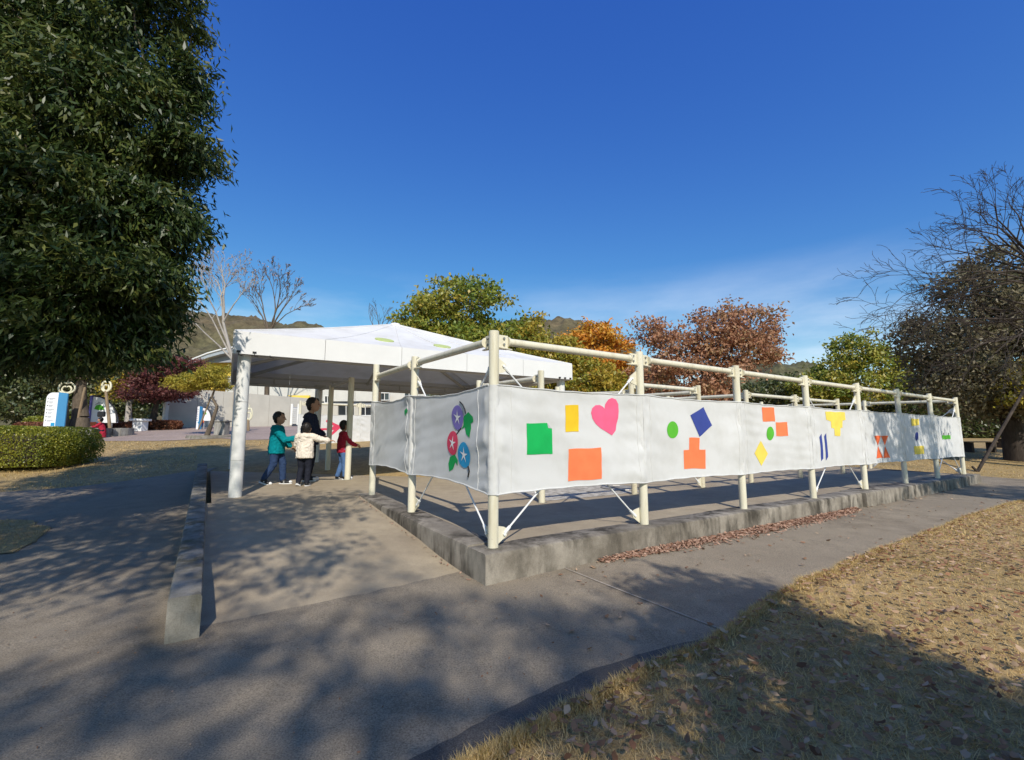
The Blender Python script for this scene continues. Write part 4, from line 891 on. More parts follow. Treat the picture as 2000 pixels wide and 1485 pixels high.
# trees behind and beside the viewpoint whose shade falls into the view
def wl(x, y, z, rx, ry, rz_): return (np.array([x, y, z]), (rx, ry, rz_))
tree('shade_tree', 'leafy tree just left of the viewpoint, out of view, shading the left path and ramp', (-4.6, -2.4, 0), [wl(-3.7, -2.0, 5.6, 2.6, 2.4, 1.9), wl(-3.1, -.9, 4.9, 1.9, 1.5, 1.0), wl(-4.8, -1.6, 5.2, 2.0, 2.0, 1.6), wl(-2.0, -1.2, 5.2, 1.1, 1.2, .7), wl(-4.6, .3, 6.1, 1.7, 1.0, .8), wl(-6.4, .0, 5.6, 1.6, 1.1, 1.0), wl(-1.2, -.3, 5.4, .9, 1.3, .6), wl(-.8, -2.3, 5.6, .9, 1.1, .6)], M['lf_near'], n_cl=1080, per=34, ll=.13, lw=.045, cr_=.24, trunk_r=.2, attr=160, gaps=12, shell=.35, group='trees around the viewpoint')
tree('shade_tree', 'tall thin-leaved tree behind the viewpoint, out of view, throwing soft shade on the asphalt', (2.4, -9.5, 0), [wl(2.2, -9.3, 9.2, 2.0, 1.9, 1.4), wl(3.5, -8.7, 8.6, 1.6, 1.6, 1.3), wl(.6, -8.6, 8.6, 1.0, 1.0, .8)], M['lf_near'], n_cl=180, per=28, ll=.14, lw=.055, cr_=.20, trunk_r=.2, attr=150, gaps=8, shell=.3, group='trees around the viewpoint')
tree('shade_tree', 'slim dense conifer right behind the viewpoint, out of view, shading the lawn corner', (2.55, -1.35, 0), [wl(2.55, -1.35, .9, .85, .8, 1.0), wl(2.6, -1.35, 2.0, .90, .8, 1.1), wl(2.6, -1.35, 3.1, .85, .8, 1.0), wl(2.75, -1.35, 3.85, .62, .6, .62)], M['lf_dark'], n_cl=360, per=44, ll=.14, lw=.05, cr_=.16, trunk_r=.1, attr=60, gaps=3, shell=.3, group='trees around the viewpoint')
tree('shade_tree', 'broad leafy tree right of the viewpoint, out of view, shading the far banners', (11.6, 1.9, .05), [wl(10.6, 2.6, 6.6, 2.0, 1.5, 1.2), wl(9.2, 3.0, 6.0, 1.3, 1.0, .9), wl(12.2, 2.2, 6.2, 1.6, 1.5, 1.2)], M['lf_brown'], n_cl=330, per=30, ll=.15, lw=.06, cr_=.24, trunk_r=.2, attr=150, gaps=8, shell=.3, group='trees around the viewpoint')

# autumn trees beyond the maze
def gb(px, Y): X = (px - 1000) / FOC * Y; return (X, Y, float(gz(X, Y)))
tree('broadleaf_tree', 'large rounded green tree turning gold behind the tent roof', gb(910, 24), [LB_(905, 605, 24, 88, 62), LB_(845, 638, 24, 66, 52), LB_(960, 640, 24, 70, 58), LB_(1015, 690, 24, 55, 62), LB_(900, 690, 24, 120, 62), LB_(800, 670, 24, 30, 45), LB_(960, 740, 24, 100, 40)], M['lf_green'], n_cl=620, per=46, ll=.26, lw=.13, cr_=.42, gaps=7, trunk_r=.26)
tree('broadleaf_tree', 'golden orange tree between the green tree and the russet tree', gb(1160, 29), [LB_(1160, 668, 29, 42, 42), LB_(1122, 690, 29, 36, 45), LB_(1200, 690, 29, 36, 42), LB_(1160, 730, 29, 70, 45)], M['lf_gold'], n_cl=320, per=42, ll=.24, lw=.12, cr_=.36, gaps=6, trunk_r=.18)
tree('broadleaf_tree', 'yellowing olive tree whose crown shows over the first banner rail', gb(1080, 22), [LB_(1070, 715, 22, 62, 55), LB_(1045, 650, 23, 26, 40), LB_(1140, 745, 22, 65, 42), LB_(1110, 700, 22, 30, 40), LB_(1190, 762, 22, 45, 30), LB_(1030, 760, 22, 50, 30)], M['lf_olive'], n_cl=330, per=44, ll=.22, lw=.11, cr_=.36, gaps=6, trunk_r=.18)
tree('broadleaf_tree', 'wide russet brown cherry tree thinning to twigs on its right', gb(1395, 25), [LB_(1300, 690, 25, 62, 58), LB_(1395, 650, 25, 60, 48), LB_(1470, 638, 25, 62, 48), LB_(1265, 665, 25, 40, 45), LB_(1440, 690, 25, 80, 42), LB_(1350, 745, 25, 120, 40), LB_(1500, 670, 25, 36, 42), LB_(1240, 710, 25, 32, 45)], M['lf_red'], n_cl=760, per=30, ll=.21, lw=.11, cr_=.40, gaps=8, trunk_r=.22, attr=330, bark='bark_dark', tip=.014)
tree('broadleaf_tree', 'green broadleaf tree on the right behind the far banners', gb(1690, 29), [LB_(1668, 690, 29, 48, 38), LB_(1640, 725, 29, 42, 34), LB_(1720, 712, 29, 44, 34), LB_(1755, 750, 29, 40, 34), LB_(1680, 755, 29, 80, 34), LB_(1590, 762, 29, 50, 26)], M['lf_green'], 'bark', n_cl=420, per=40, ll=.25, lw=.12, cr_=.40, gaps=9, trunk_r=.22)
tree('broadleaf_tree', 'low dark green tree between the russet tree and the right green tree', gb(1560, 32), [LB_(1540, 760, 32, 60, 26), LB_(1500, 775, 32, 60, 24), LB_(1600, 775, 32, 50, 24), LB_(1420, 775, 32, 60, 24)], M['lf_dark'], n_cl=260, per=36, ll=.26, lw=.13, cr_=.42, gaps=2, trunk_r=.15)
tree('broadleaf_tree', 'dark grey green evergreen tree massed at the right edge', gb(1978, 16.5), [LB_(1905, 600, 16.5, 70, 95), LB_(1850, 690, 16.5, 82, 80), LB_(1960, 545, 16.5, 60, 75), LB_(1985, 680, 16.5, 90, 110), LB_(1800, 675, 16.5, 44, 52), LB_(1900, 745, 16.5, 120, 62), LB_(2080, 640, 16.5, 110, 130), LB_(1985, 790, 16.5, 90, 30)], M['lf_brown'], 'bark_dark', n_cl=900, per=42, ll=.17, lw=.085, cr_=.34, gaps=9, trunk_r=.30, attr=200, stem=[np.array(gb(1978, 16.5)) - np.array([0, 0, .1]), aty(1974, 820, 16.5), aty(1966, 760, 16.5), aty(1960, 690, 16.5)])
tree('broadleaf_tree', 'yellow-green low branch tree at the extreme right edge', gb(2060, 15), [LB_(2010, 770, 15, 45, 26), LB_(2060, 740, 15, 60, 40)], M['lf_pine'], 'bark_dark', n_cl=110, per=34, ll=.15, lw=.07, cr_=.26, gaps=2, trunk_r=.12)
# bare zelkova reaching in from the right
zb = gb(2130, 13.5)
zs_ = [np.array(zb) - np.array([0, 0, .1]), aty(2125, 790, 13.5), aty(2110, 700, 13.5), aty(2085, 620, 13.5), aty(2060, 550, 13.4)]
zt = [(4, aty(px_ + 40 * (2130 - px_) / 430, py_ + 12, 13.4 + rng.uniform(-1.2, 1.2)), .036) for px_, py_ in ((1735, 598), (1720, 570), (1765, 520), (1790, 470), (1835, 425), (1870, 395), (1910, 380), (1950, 372), (1990, 368), (2030, 362), (2080, 360), (2140, 365), (1880, 440), (1930, 430), (1980, 430), (1840, 500), (1900, 500))]
zt += [(3, aty(px_ + 40 * (2130 - px_) / 430, py_, 13.2 + rng.uniform(-1.2, 1.2)), .036) for px_, py_ in ((1730, 625), (1770, 600), (1800, 640), (1790, 560), (1850, 600), (1830, 690), (1880, 660), (1930, 620), (1900, 720), (1960, 690), (2230, 520), (2240, 600))]
limb_tree('bare twiggy tree reaching in above the evergreen at upper right', zb, zs_, (.24, .12), zt, 'bark_dark', 3, 7, 3, tip=.0052, up=.05, split=.012, fan=.6, dens=.72)
# pale bare trees left of the tent
bb = gb(462, 26)
limb_tree('pale barked bare tree with forked limbs left of the tent roof', bb, [np.array(bb), aty(460, 760, 26), aty(456, 705, 26), aty(446, 672, 26), aty(436, 630, 26)], (.14, .07), [(2, aty(342, 592, 25.6), .05), (2, aty(360, 565, 26.4), .05), (3, aty(395, 540, 26), .05), (4, aty(432, 515, 26), .06), (4, aty(415, 535, 26.6), .045), (4, aty(488, 560, 25.5), .045), (4, aty(465, 535, 26.4), .05)], 'bark_pale', 4, 5, 5, tip=.0085, up=.2, split=.022, fan=.55, leafmat=M['lf_fallen'], nleaf=400, ll=.13, dens=.88)
bb = gb(522, 31)
limb_tree('fan shaped bare tree just above the tent roof, left of its peak', bb, [np.array(bb), aty(522, 740, 31), aty(524, 690, 31), aty(526, 650, 31)], (.17, .13), [(3, aty(488, 580, 31), .06), (3, aty(505, 560, 31.6), .06), (3, aty(525, 548, 31), .06), (3, aty(548, 552, 30.5), .06), (3, aty(575, 570, 31), .06), (3, aty(585, 600, 31), .05)], 'bark', 4, 5, 7, tip=.0095, up=.25, split=.022, fan=.45, leafmat=M['lf_fallen'], nleaf=300, ll=.13, dens=.88)
bb = gb(742, 36)
limb_tree('small bare treetop peeking over the tent peak', bb, [np.array(bb), aty(742, 740, 36), aty(741, 660, 36)], (.12, .08), [(2, aty(720, 612, 36), .04), (2, aty(735, 605, 36), .04), (2, aty(755, 610, 36), .04), (2, aty(765, 622, 36), .04)], 'bark', 2, 4, 9, tip=.011, up=.2, split=.028)

# trees and shrubs of the plaza, left background
tree('broadleaf_tree', 'dark green tree at the far left edge beneath the big evergreen', gb(40, 27), [LB_(40, 755, 27, 80, 45), LB_(110, 740, 27, 60, 50), LB_(-40, 760, 27, 70, 50), LB_(60, 800, 27, 90, 25)], M['lf_dark'], n_cl=330, per=40, ll=.24, lw=.12, cr_=.42, gaps=2, trunk_r=.2)
tree('broadleaf_tree', 'shadowy dark tree behind the fan shaped map board', gb(235, 28), [LB_(180, 745, 28, 70, 60), LB_(250, 770, 28, 60, 50), LB_(200, 800, 28, 80, 25), LB_(310, 790, 28, 40, 35)], M['lf_dark'], n_cl=330, per=40, ll=.24, lw=.12, cr_=.42, gaps=2, trunk_r=.2)
tree('broadleaf_tree', 'yellow green tree left of the red maple', gb(255, 23), [LB_(262, 700, 23, 48, 34), LB_(225, 725, 23, 42, 34), LB_(290, 735, 23, 30, 30), LB_(240, 760, 23, 36, 22)], M['lf_olive'], 'bark_pale', n_cl=210, per=32, ll=.20, lw=.10, cr_=.34, gaps=6, trunk_r=.14, attr=120)
mp_ = gb(298, 22)
tree('maple_tree', 'dark red maple with layered branches left of the grey wall', mp_, [LB_(345, 712, 22, 44, 14, 1.2), LB_(318, 730, 22, 52, 13, 1.2), LB_(295, 750, 22, 50, 13, 1.2), LB_(330, 766, 22, 45, 12, 1.2), LB_(285, 772, 22, 45, 11, 1.2)], M['lf_maple'], 'bark_dark', n_cl=330, per=34, ll=.15, lw=.08, cr_=.22, droop=.1, gaps=4, trunk_r=.14, attr=120, shell=.3)
pb = np.array(gb(407, 17.6))
tree('pine_tree', 'small leaning pine with yellowish cloud shaped pads in front of grey wall', pb, [LB_(350, 750, 17.6, 26, 13, .6), LB_(385, 752, 17.6, 30, 14, .7), LB_(412, 728, 17.6, 24, 16, .6), LB_(400, 742, 17.6, 32, 12, .6), LB_(435, 748, 17.6, 22, 16, .6), LB_(372, 738, 17.6, 24, 10, .5)], M['lf_pine'], 'bark', n_cl=330, per=36, ll=.11, lw=.03, cr_=.13, droop=-.2, gaps=4, trunk_r=.075, attr=110, shell=.3, tip=.006, stem=[pb - np.array([0, 0, .05]), aty(414, 825, 17.6), aty(424, 795, 17.6), aty(414, 776, 17.6)])
pt = np.array(gb(158, 18.6))
tree('planter_tree', 'gnarled staked tree growing in the round stone planter', pt, [LB_(140, 715, 18.6, 60, 26), LB_(215, 708, 18.6, 50, 24), LB_(90, 720, 18.6, 50, 24)], M['lf_dark'], 'bark', n_cl=160, per=32, ll=.17, lw=.08, cr_=.3, gaps=4, trunk_r=.30, attr=110, stem=[pt, aty(158, 815, 18.6), aty(156, 780, 18.6), aty(160, 745, 18.6)])

def hedge(name, label, cx, cy, ax, lx, ly, h, mat, n, ll, lw, cat='hedge', z0=None, inset=.35):
    base = np.array([cx, cy, float(gz(cx, cy)) if z0 is None else z0]); t = thing(name, label, cat, base); a = np.array([math.cos(ax), math.sin(ax), 0]); b_ = np.array([-a[1], a[0], 0])
    d = rng.normal(size=(n, 3)); d /= np.linalg.norm(d, axis=1)[:, None]; k = np.max(np.abs(d), axis=1) ** .72; q = d / k[:, None]      # rounded box
    q *= (1 - inset * rng.random(n) ** 2.2)[:, None] * (1 + .025 * fbm(q[:, 0] * 9, q[:, 1] * 9 + q[:, 2] * 5, 3))[:, None]
    q[:, 2] = np.where(q[:, 2] < -.98, -.98, q[:, 2]); gzl = gz(base[0] + a[0] * q[:, 0] * lx / 2, base[1] + a[1] * q[:, 0] * lx / 2)
    C = a * (q[:, :1] * lx / 2) + b_ * (q[:, 1:2] * ly / 2); C[:, 0] += cx; C[:, 1] += cy; C[:, 2] = gzl + (q[:, 2] + 1) / 2 * h
    A = d + rng.normal(size=(n, 3)) * .7; A /= np.linalg.norm(A, axis=1)[:, None]
    cl = .5 + .5 * fbm(C[:, 0] * 4, C[:, 1] * 4 + C[:, 2] * 3, 8); leaves_mesh('foliage', C, A, ll * rng.uniform(.6, 1.3, n), lw * rng.uniform(.6, 1.3, n), np.clip(.35 * cl + .65 * rng.random(n), 0, 1), mat, t)
    core = MB(); N = 14
    for i in range(0, 1):
        bx = []
        core.box(base + np.array([0, 0, h * .42]), (lx * .80, ly * .72, h * .70), [a, b_, (0, 0, 1)], bev=.12)
    core.build('twig_core', M['bark_dark'], t)
    for k in range(7):
        p_ = base + a * (k - 3) * lx * .12; st = MB(); st.limb(p_ - np.array([0, 0, .05]), p_ + np.array([random.uniform(-.1, .1), random.uniform(-.1, .1), h * .5]), .02, .01, 6); st.build('stem', M['bark_dark'], t)
    return t
hedge('hedge', 'clipped green hedge with sunlit yellowish top at the left edge', -12.1, 10.6, R(4), 4.4, 1.9, .95, M['lf_hedge'], 80000, .042, .024)
hedge('azalea_hedge', 'low reddish azalea hedge behind the blue pillar sign', -19.6, 20.8, R(2), 5.2, 1.0, .42, M['lf_azalea'], 7000, .11, .06)
hedge('azalea_hedge', 'small dark reddish azalea hedge between map board and white pedestal', -17.0, 22.0, R(2), 2.4, .8, .45, M['lf_azalea'], 3500, .11, .06)
hedge('hedge', 'short bright green shrub behind the low red hedge', -22.3, 22.6, R(0), 2.6, 1.0, .62, M['lf_hedge'], 5000, .12, .06)
hedge('hedge', 'small low shrub on the lawn beneath the red star banner', -4.7, 18.4, R(33), 3.0, .7, .32, M['lf_olive'], 4500, .09, .05)
hedge('hedge', 'long dark hedge along the far lawn behind the maze', 6, 35, R(4), 26, 2.0, 2.6, M['lf_dark'], 24000, .26, .14)
hedge('hedge', 'dark hedge mass in the shade behind the right end of the maze', 27, 31, R(-12), 22, 2.2, 2.3, M['lf_dark'], 24000, .26, .14)

# ------------------------------------------------------------------ hills
def hill(name, pts, Y, depth, seed, amp):
    xs = np.linspace(pts[0][0], pts[-1][0], 420); ys = np.interp(xs, [p[0] for p in pts], [p[1] for p in pts]); kk = np.ones(15) / 15; ys = np.convolve(np.pad(ys, 7, mode='edge'), kk, mode='valid')
    rows = []; n = 70
    for j in range(n + 1):
        t = j / n; y = Y - depth + depth * 1.5 * t; X = (xs - 1000) / FOC * y; top = EYE[2] + (851 - ys) / FOC * Y * 1.0
        g = gz(X, np.full_like(X, y)); s = np.sin(min(t / .667, 1) * math.pi / 2) ** 1.2 if t < .667 else math.cos((t - .667) / .333 * 1.2)
        z = g + (top - g) * s + amp * (fbm(X * .25, np.full_like(X, y) * .25, seed, 4) + .5 * np.abs(fbm(X * .9, np.full_like(X, y) * .9, seed + 1, 2))) * min(1, t * 4)
        rows.append(np.stack([X, np.full_like(X, y), z], -1))
    Vv = np.concatenate(rows); m_ = len(xs); i = np.arange(len(Vv)).reshape(n + 1, m_); Qq = np.stack([i[:-1, :-1], i[:-1, 1:], i[1:, 1:], i[1:, :-1]], -1).reshape(-1, 4)
    tag(raw_mesh(name, Vv, Qq, M['hill'], smooth=False), kind='structure')
hill('hill', [(-500, 640), (100, 612), (320, 620), (420, 632), (500, 640), (570, 645), (700, 668), (900, 655), (1060, 634), (1130, 640), (1230, 690), (1330, 760)], 230, 120, 4, 2.6)
hill('hill', [(1280, 800), (1400, 735), (1480, 716), (1540, 714), (1590, 722), (1640, 742), (1720, 770), (1800, 742), (2000, 720), (2400, 700)], 180, 80, 9, 2.2)

# ------------------------------------------------------------------ museum buildings
M['wallgrey'] = plain('wall_concrete', (.50, .475, .415), .85, .07, 1.5, bump=.1); M['panel'] = plain('pale_panel', (.60, .585, .53), .7, .06, 2); M['wallyellow'] = plain('yellow_wall', (.86, .62, .10), .7, .05, 2)
M['roofmetal'] = plain('roof_metal', (.42, .44, .46), .35, .08, 2, metal=.3); M['slate'] = plain('slate_wall', (.30, .31, .34), .7, .08, 2); M['glass'] = plain('dark_glass', (.03, .035, .04), .08, .2, 3, spec=.8)
wl_a, wl_b = gb(330, 23.6), gb(604, 29.5)
gw = thing('garden_wall', 'long plain grey concrete wall left of and behind the tent', 'wall', wl_a)
A_, B_ = np.array(wl_a), np.array(wl_b); d = (B_ - A_) * np.array([1, 1, 0]); Lw = np.linalg.norm(d); d /= Lw; nrm = np.array([d[1], -d[0], 0])
npan = 6
for i in range(npan):
    p0 = A_ + (B_ - A_) * (i / npan); p1 = A_ + (B_ - A_) * ((i + 1) / npan); t0 = 3.72 + (3.62 - 3.72) * i / npan; t1 = 3.72 + (3.62 - 3.72) * (i + 1) / npan; m = MB()
    q0 = p0 + d * .006; q1 = p1 - d * .006
    m.prism([np.array([q0[0], q0[1], p0[2] - .3]), np.array([q1[0], q1[1], p1[2] - .3]), np.array([q1[0], q1[1], t1]), np.array([q0[0], q0[1], t0])], -nrm * .25); m.build('wall_panel', M['wallgrey'], gw)
m = MB(); m.box(A_ - d * .09 - nrm * .12 + np.array([0, 0, 1.0]), (.16, .34, 2.25), [d, nrm, (0, 0, 1)]); m.build('end_pier', M['whitepaint'], gw)
ms = thing('museum_building', 'pale museum hall with yellow wall and curved metal roof behind the tent', 'building', gb(520, 37))
def quad(px0, py0, px1, py1, Y, name, mat, parent, th=.2, py0b=None, py1b=None):
    a, b, c, e = aty(px0, py1, Y), aty(px1, py1b or py1, Y), aty(px1, py0b or py0, Y), aty(px0, py0, Y); m = MB(); m.prism([a, b, c, e], (0, th, 0)); return m.build(name, M[mat], parent)
nP = 9
for i in range(nP):
    x0 = 440 + i * (1010 - 440) / nP; x1 = 440 + (i + 1) * (1010 - 440) / nP
    quad(x0 + .4, 735, x1 - .4, 784, 37, 'facade_panel', 'panel', ms, 3)
quad(440, 784.5, 1010, 845, 37.2, 'lower_wall', 'slate', ms, 3)
quad(375, 702, 455, 760, 38.5, 'yellow_gable', 'wallyellow', ms, 3)
quad(452, 790, 660, 845, 36.9, 'plinth_wall', 'wallgrey', ms, .25)
mm_ = MB(); mm_.prism([aty(560, 772.5, 36.7), aty(604, 772.5, 36.7), aty(604, 782, 36.7), aty(575, 778, 36.7)], (0, .2, 0)); mm_.build('yellow_wedge', M['wallyellow'], ms)
# curved roof: arc slab swept in depth
arc = [(358, 713), (380, 702), (405, 692), (430, 685), (460, 679), (500, 674), (560, 672)]
m = MB(); top = [aty(x, y, 37) for x, y in arc]; bot = [aty(x, y + 7, 37) for x, y in arc]; poly_ = top + bot[::-1]; m.prism(poly_, (0, 6, 0)); rf = m.build('roof', M['roofmetal'], ms)
m = MB(); m.prism([aty(x, y + 7, 37.6) for x, y in arc[1:]] + [aty(560, 705, 37.6), aty(395, 709, 37.6)], (0, .3, 0)); m.build('soffit_wall', M['slate'], ms)
m = MB(); m.tube([t_ + np.array([0, -.05, .05]) for t_ in top], .07, 8); m.build('roof_edge', M['whitepaint'], rf, True)
for (x0, y0, x1, y1) in ((660, 791, 692, 812), (634, 774, 645, 787), (702, 795, 725, 812), (742, 768, 760, 782), (790, 768, 808, 784), (830, 768, 850, 784)):
    w_ = quad(x0, y0, x1, y1, 36.55, 'window', 'glass', ms, .2); fr_ = MB(); cs_ = [aty(x0, y0, 36.5), aty(x1, y0, 36.5), aty(x1, y1, 36.5), aty(x0, y1, 36.5)]
    fr_.tube(cs_, .05, 6, closed=True); fr_.tube([(cs_[0] + cs_[1]) / 2, (cs_[2] + cs_[3]) / 2], .03, 6); fr_.build('window_frame', M['whitepaint'], w_)
quad(622, 790, 660, 850, 36.4, 'concrete_pier', 'wallgrey', ms, .6); quad(692, 790, 700, 850, 36.4, 'concrete_pier', 'wallgrey', ms, .6)
for k, (x0, x1, lab) in enumerate(((532, 548, 'white framed louvred cabinet on the grey wall, left of two'), (571, 586, 'white framed louvred cabinet on the grey wall, right of two'))):
    Y = 28.3; b0 = aty((x0 + x1) / 2, 829, Y); lv = thing('louvre_cabinet', lab, 'cabinet', b0); a = aty(x0, 829, Y); c = aty(x1, 796, Y); wd = c[0] - a[0]; hh = c[2] - a[2]
    m = MB(); m.box(((a[0] + c[0]) / 2, Y, (a[2] + c[2]) / 2), (wd, .25, hh)); m.build('box', M['slate'], lv)
    for xx in (a[0], c[0]): m = MB(); m.box((xx, Y - .16, (a[2] + c[2]) / 2 + .08), (.12, .08, hh + .25)); m.build('upright', M['whitepaint'], lv)
    for i in range(8): m = MB(); m.box(((a[0] + c[0]) / 2, Y - .15, a[2] + hh * (i + .6) / 8.5), (wd - .14, .05, .05)); m.build('slat', M['whitepaint'], lv)

# ------------------------------------------------------------------ plaza furniture
M['signblue'] = plain('sign_blue', (.05, .24, .46), .4, .05, 2); M['signwhite'] = plain('sign_white', (.82, .82, .82), .35, .03, 2); M['signviolet'] = plain('sign_violet', (.12, .10, .40), .4, .05, 2); M['stone'] = streaked('planter_stone', (.26, .25, .22), (.42, .40, .36), (.16, .15, .13)); M['apple'] = plain('apple_cream', (.70, .66, .48), .5, .08, 5)
def pillar_sign(label, px0, px1, py0, py1, Y, wb=None):
    a = aty(px0, py1, Y); c = aty(px1, py0, Y); t = thing('pillar_sign', label, 'sign', (a + np.array([c[0], Y, a[2]])) / 2); w = c[0] - a[0]; h = c[2] - a[2]; r_ = w * .32
    xf = a[0] + w * .66; pts = [np.array([a[0], Y, a[2] - .3]), np.array([xf, Y, a[2] - .3]), np.array([xf, Y, c[2]])] + [np.array([a[0] + r_ - r_ * math.sin(t_), Y, c[2] - r_ + r_ * math.cos(t_)]) for t_ in np.linspace(0, math.pi / 2, 8)]
    m = MB(); m.prism(pts, (0, .06, 0)); fc = m.build('white_face', M['signwhite'], t)
    m = MB(); m.prism([np.array([xf + .004, Y - .02, a[2] - .3]), np.array([a[0] + w, Y + .10, a[2] - .3]), np.array([a[0] + w, Y + .10, c[2] - .02]), np.array([xf + .004, Y - .02, c[2] + .01])], (0, .04, 0)); m.build('blue_side', M['signblue'], t)
    m = MB(); m.prism([p_ + np.array([-.035, .04, 0]) for p_ in pts], (0, .10, 0)); m.build('back_shell', M['signviolet'], t)
    for i in range(7):
        z = c[2] - h * (.15 + .095 * i); m = MB(); m.tube([(a[0] + w * .10, Y + .001, z), (a[0] + w * .10, Y - .004, z)], h * .014, 10); m.build('bullet', M['black'], fc)
        for k, (x0, ln, dz) in enumerate(((.17, .22 + .1 * (i % 3 == 0), 0), (.18, .18, -.03))):
            m = MB(); m.box((a[0] + w * (x0 + ln / 2), Y - .002, z + dz * h), (w * ln, .005, h * (.010 if k else .016))); m.build('text_line', M['slate'], fc)
    m = MB(); m.box((a[0] + w * .50, Y - .003, a[2] + h * .17), (w * .20, .006, h * .085)); m.build('blue_square', M['blue'], fc)
    return t
pillar_sign('white and blue pillar sign with black bullet lines behind the hedge', 83, 128, 767, 842, 17.6)
pillar_sign('narrow blue and white pillar sign half hidden behind the planter tree', 142, 160, 784, 830, 20.5)
pillar_sign('small blue and white pillar sign in front of grey wall', 383, 393, 794, 832, 22.3)
def fan_sign(label, px0, px1, py0, py1, Y):
    a = aty(px0, py1, Y); c = aty(px1, py0, Y); w = c[0] - a[0]; h = c[2] - a[2]; t = thing('fan_map_board', label, 'sign', np.array([(a[0] + c[0]) / 2, Y, a[2]]))
    arc_ = [np.array([a[0] + w * math.sin(q), Y, a[2] + h * math.cos(q)]) for q in np.linspace(0, math.pi / 2, 16)]
    m = MB(); m.prism([np.array([a[0], Y, a[2]])] + arc_, (0, .12, 0)); bd = m.build('board', M['signwhite'], t)
    m = MB(); m.tube([p_ + np.array([.03, .02, .03]) for p_ in arc_] , .03, 8); m.build('rim', M['black'], t, True)
    m = MB(); m.box((a[0] - .04, Y + .06, a[2] + h / 2 - .1), (.08, .2, h + .3)); m.build('edge_post', M['signviolet'], t)
    gp = [np.array([a[0] + w * x, Y - .006, a[2] + h * y]) for x, y in ((.10, .52), (.30, .48), (.50, .50), (.46, .62), (.30, .70), (.16, .66))]
    m = MB(); m.prism(gp, (0, .005, 0)); m.build('green_map_area', M['lime'], bd)
    gp = [np.array([a[0] + w * x, Y - .006, a[2] + h * y]) for x, y in ((.10, .68), (.25, .80), (.45, .72), (.30, .73), (.2, .70))]
    m = MB(); m.prism(gp, (0, .005, 0)); m.build('grey_map_area', M['grey'], bd)
    m = MB(); m.prism([np.array([a[0] + w * x, Y - .01, a[2] - h * .0 + h * y]) for x, y in ((0.0, -.14), (.28, -.14), (.24, .03), (0, .03))], (0, .006, 0)); m.build('orange_picture', M['orange'], bd)
    for x in (.2, .8): m = MB(); m.tube([(a[0] + w * x, Y + .06, a[2] - .5), (a[0] + w * x, Y + .06, a[2] + .1)], .03, 8); m.build('leg', M['slate'], t, True)
    return t
fan_sign('white fan shaped map board with green map beside planter tree', 176, 231, 775, 826, 19.6)
fan_sign('small white fan shaped map board in front of grey wall', 394, 413, 797, 822, 22.6)
def apple_frame(label, px, py, w_px, h_px, Y, pole_px, group=None, tilt=0):
    c = aty(px, py, Y); k = Y / FOC; w = w_px * k / 2; h = h_px * k / 2; pb_ = np.array(gb(pole_px, Y)); t = thing('apple_sculpture', label, 'sculpture', pb_, 'apple outline sculptures')
    def outline(s, cz): return [np.array([c[0] + w * s * math.sin(q) * (1 - .12 * math.cos(q)), Y, cz + h * s * (math.cos(q) - .34 * math.exp(-(q / .42) ** 2) - .34 * math.exp(-((2 * math.pi - q) / .42) ** 2))]) for q in np.linspace(0, 2 * math.pi, 30, endpoint=False)]
    m = MB(); m.tube(outline(1, c[2]), .035, 8, closed=True); m.build('apple_outline', M['apple'], t, True)
    m = MB(); m.tube(outline(.58, c[2] - h * .28), .03, 8, closed=True); m.build('inner_outline', M['apple'], t, True)
    m = MB(); m.tube([(c[0], Y, c[2] + h * .6), (c[0] + .02, Y, c[2] + h * 1.35)], .02, 6); m.build('stalk', M['apple'], t, True)
    m = MB(); m.limb(pb_, np.array([c[0], Y, c[2] - h]), .06, .05, 8); m.build('pole', M['wood'], t, True)
apple_frame('cream double apple outline on a pole above the blue pillar sign', 131, 757, 32, 24, 18.3, 139)
apple_frame('narrow cream apple outline on a leaning pole right of planter tree', 208, 754, 18, 22, 18.3, 222)
apple_frame('cream apple outline stand seen between tent column and teal sweatshirt', 486, 808, 13, 26, 21.0, 488)
# round stone planter: blocks laid in a ring
pc_ = np.array(gb(203, 18.2)); pc_[2] = float(gz(pc_[0], 18.6)); pl = thing('stone_planter', 'low round planter of grey stone blocks under the staked tree', 'planter', pc_)
for k in range(22):
    a0 = 2 * math.pi * k / 22; a1 = 2 * math.pi * (k + 1) / 22 - .02; pts = [pc_ + np.array([r_ * math.cos(a), r_ * math.sin(a) * .9, -.25]) for r_, a in ((1.05, a0), (1.05, a1), (.85, a1), (.85, a0))]; m = MB(); m.prism(pts, (0, 0, .52 + random.uniform(-.008, .008))); m.build('stone_block', M['stone'], pl)
m = MB(); m.tube([pc_ + np.array([0, 0, -.2]), pc_ + np.array([0, 0, .18])], .86, 24); m.build('soil', M['lawn'], pl)
for (x0, y0, x1, y1, lab) in ((148, 838, 166, 758, 'grey wooden stake leaning on the planter tree from the left'),):
    a = aty(x0, y0, 18.4); b = aty(x1, y1, 18.4); m = MB(); m.limb(a, b, .05, .045, 8); tag(m.build('tree_stake', M['wood'], None, True), lab, 'stake')
# white pedestal
q = gb(277, 21); pd = thing('pedestal', 'white flat topped pedestal on the plaza left of grey wall', 'pedestal', q); z0 = q[2]
m = MB(); m.box((q[0], 21, z0 + .22), (.44, .40, .50), bev=.02); m.build('base', M['signwhite'], pd); m = MB(); m.box((q[0], 21, z0 + .50), (.62, .55, .10), bev=.02); m.build('top_slab', M['signwhite'], pd)
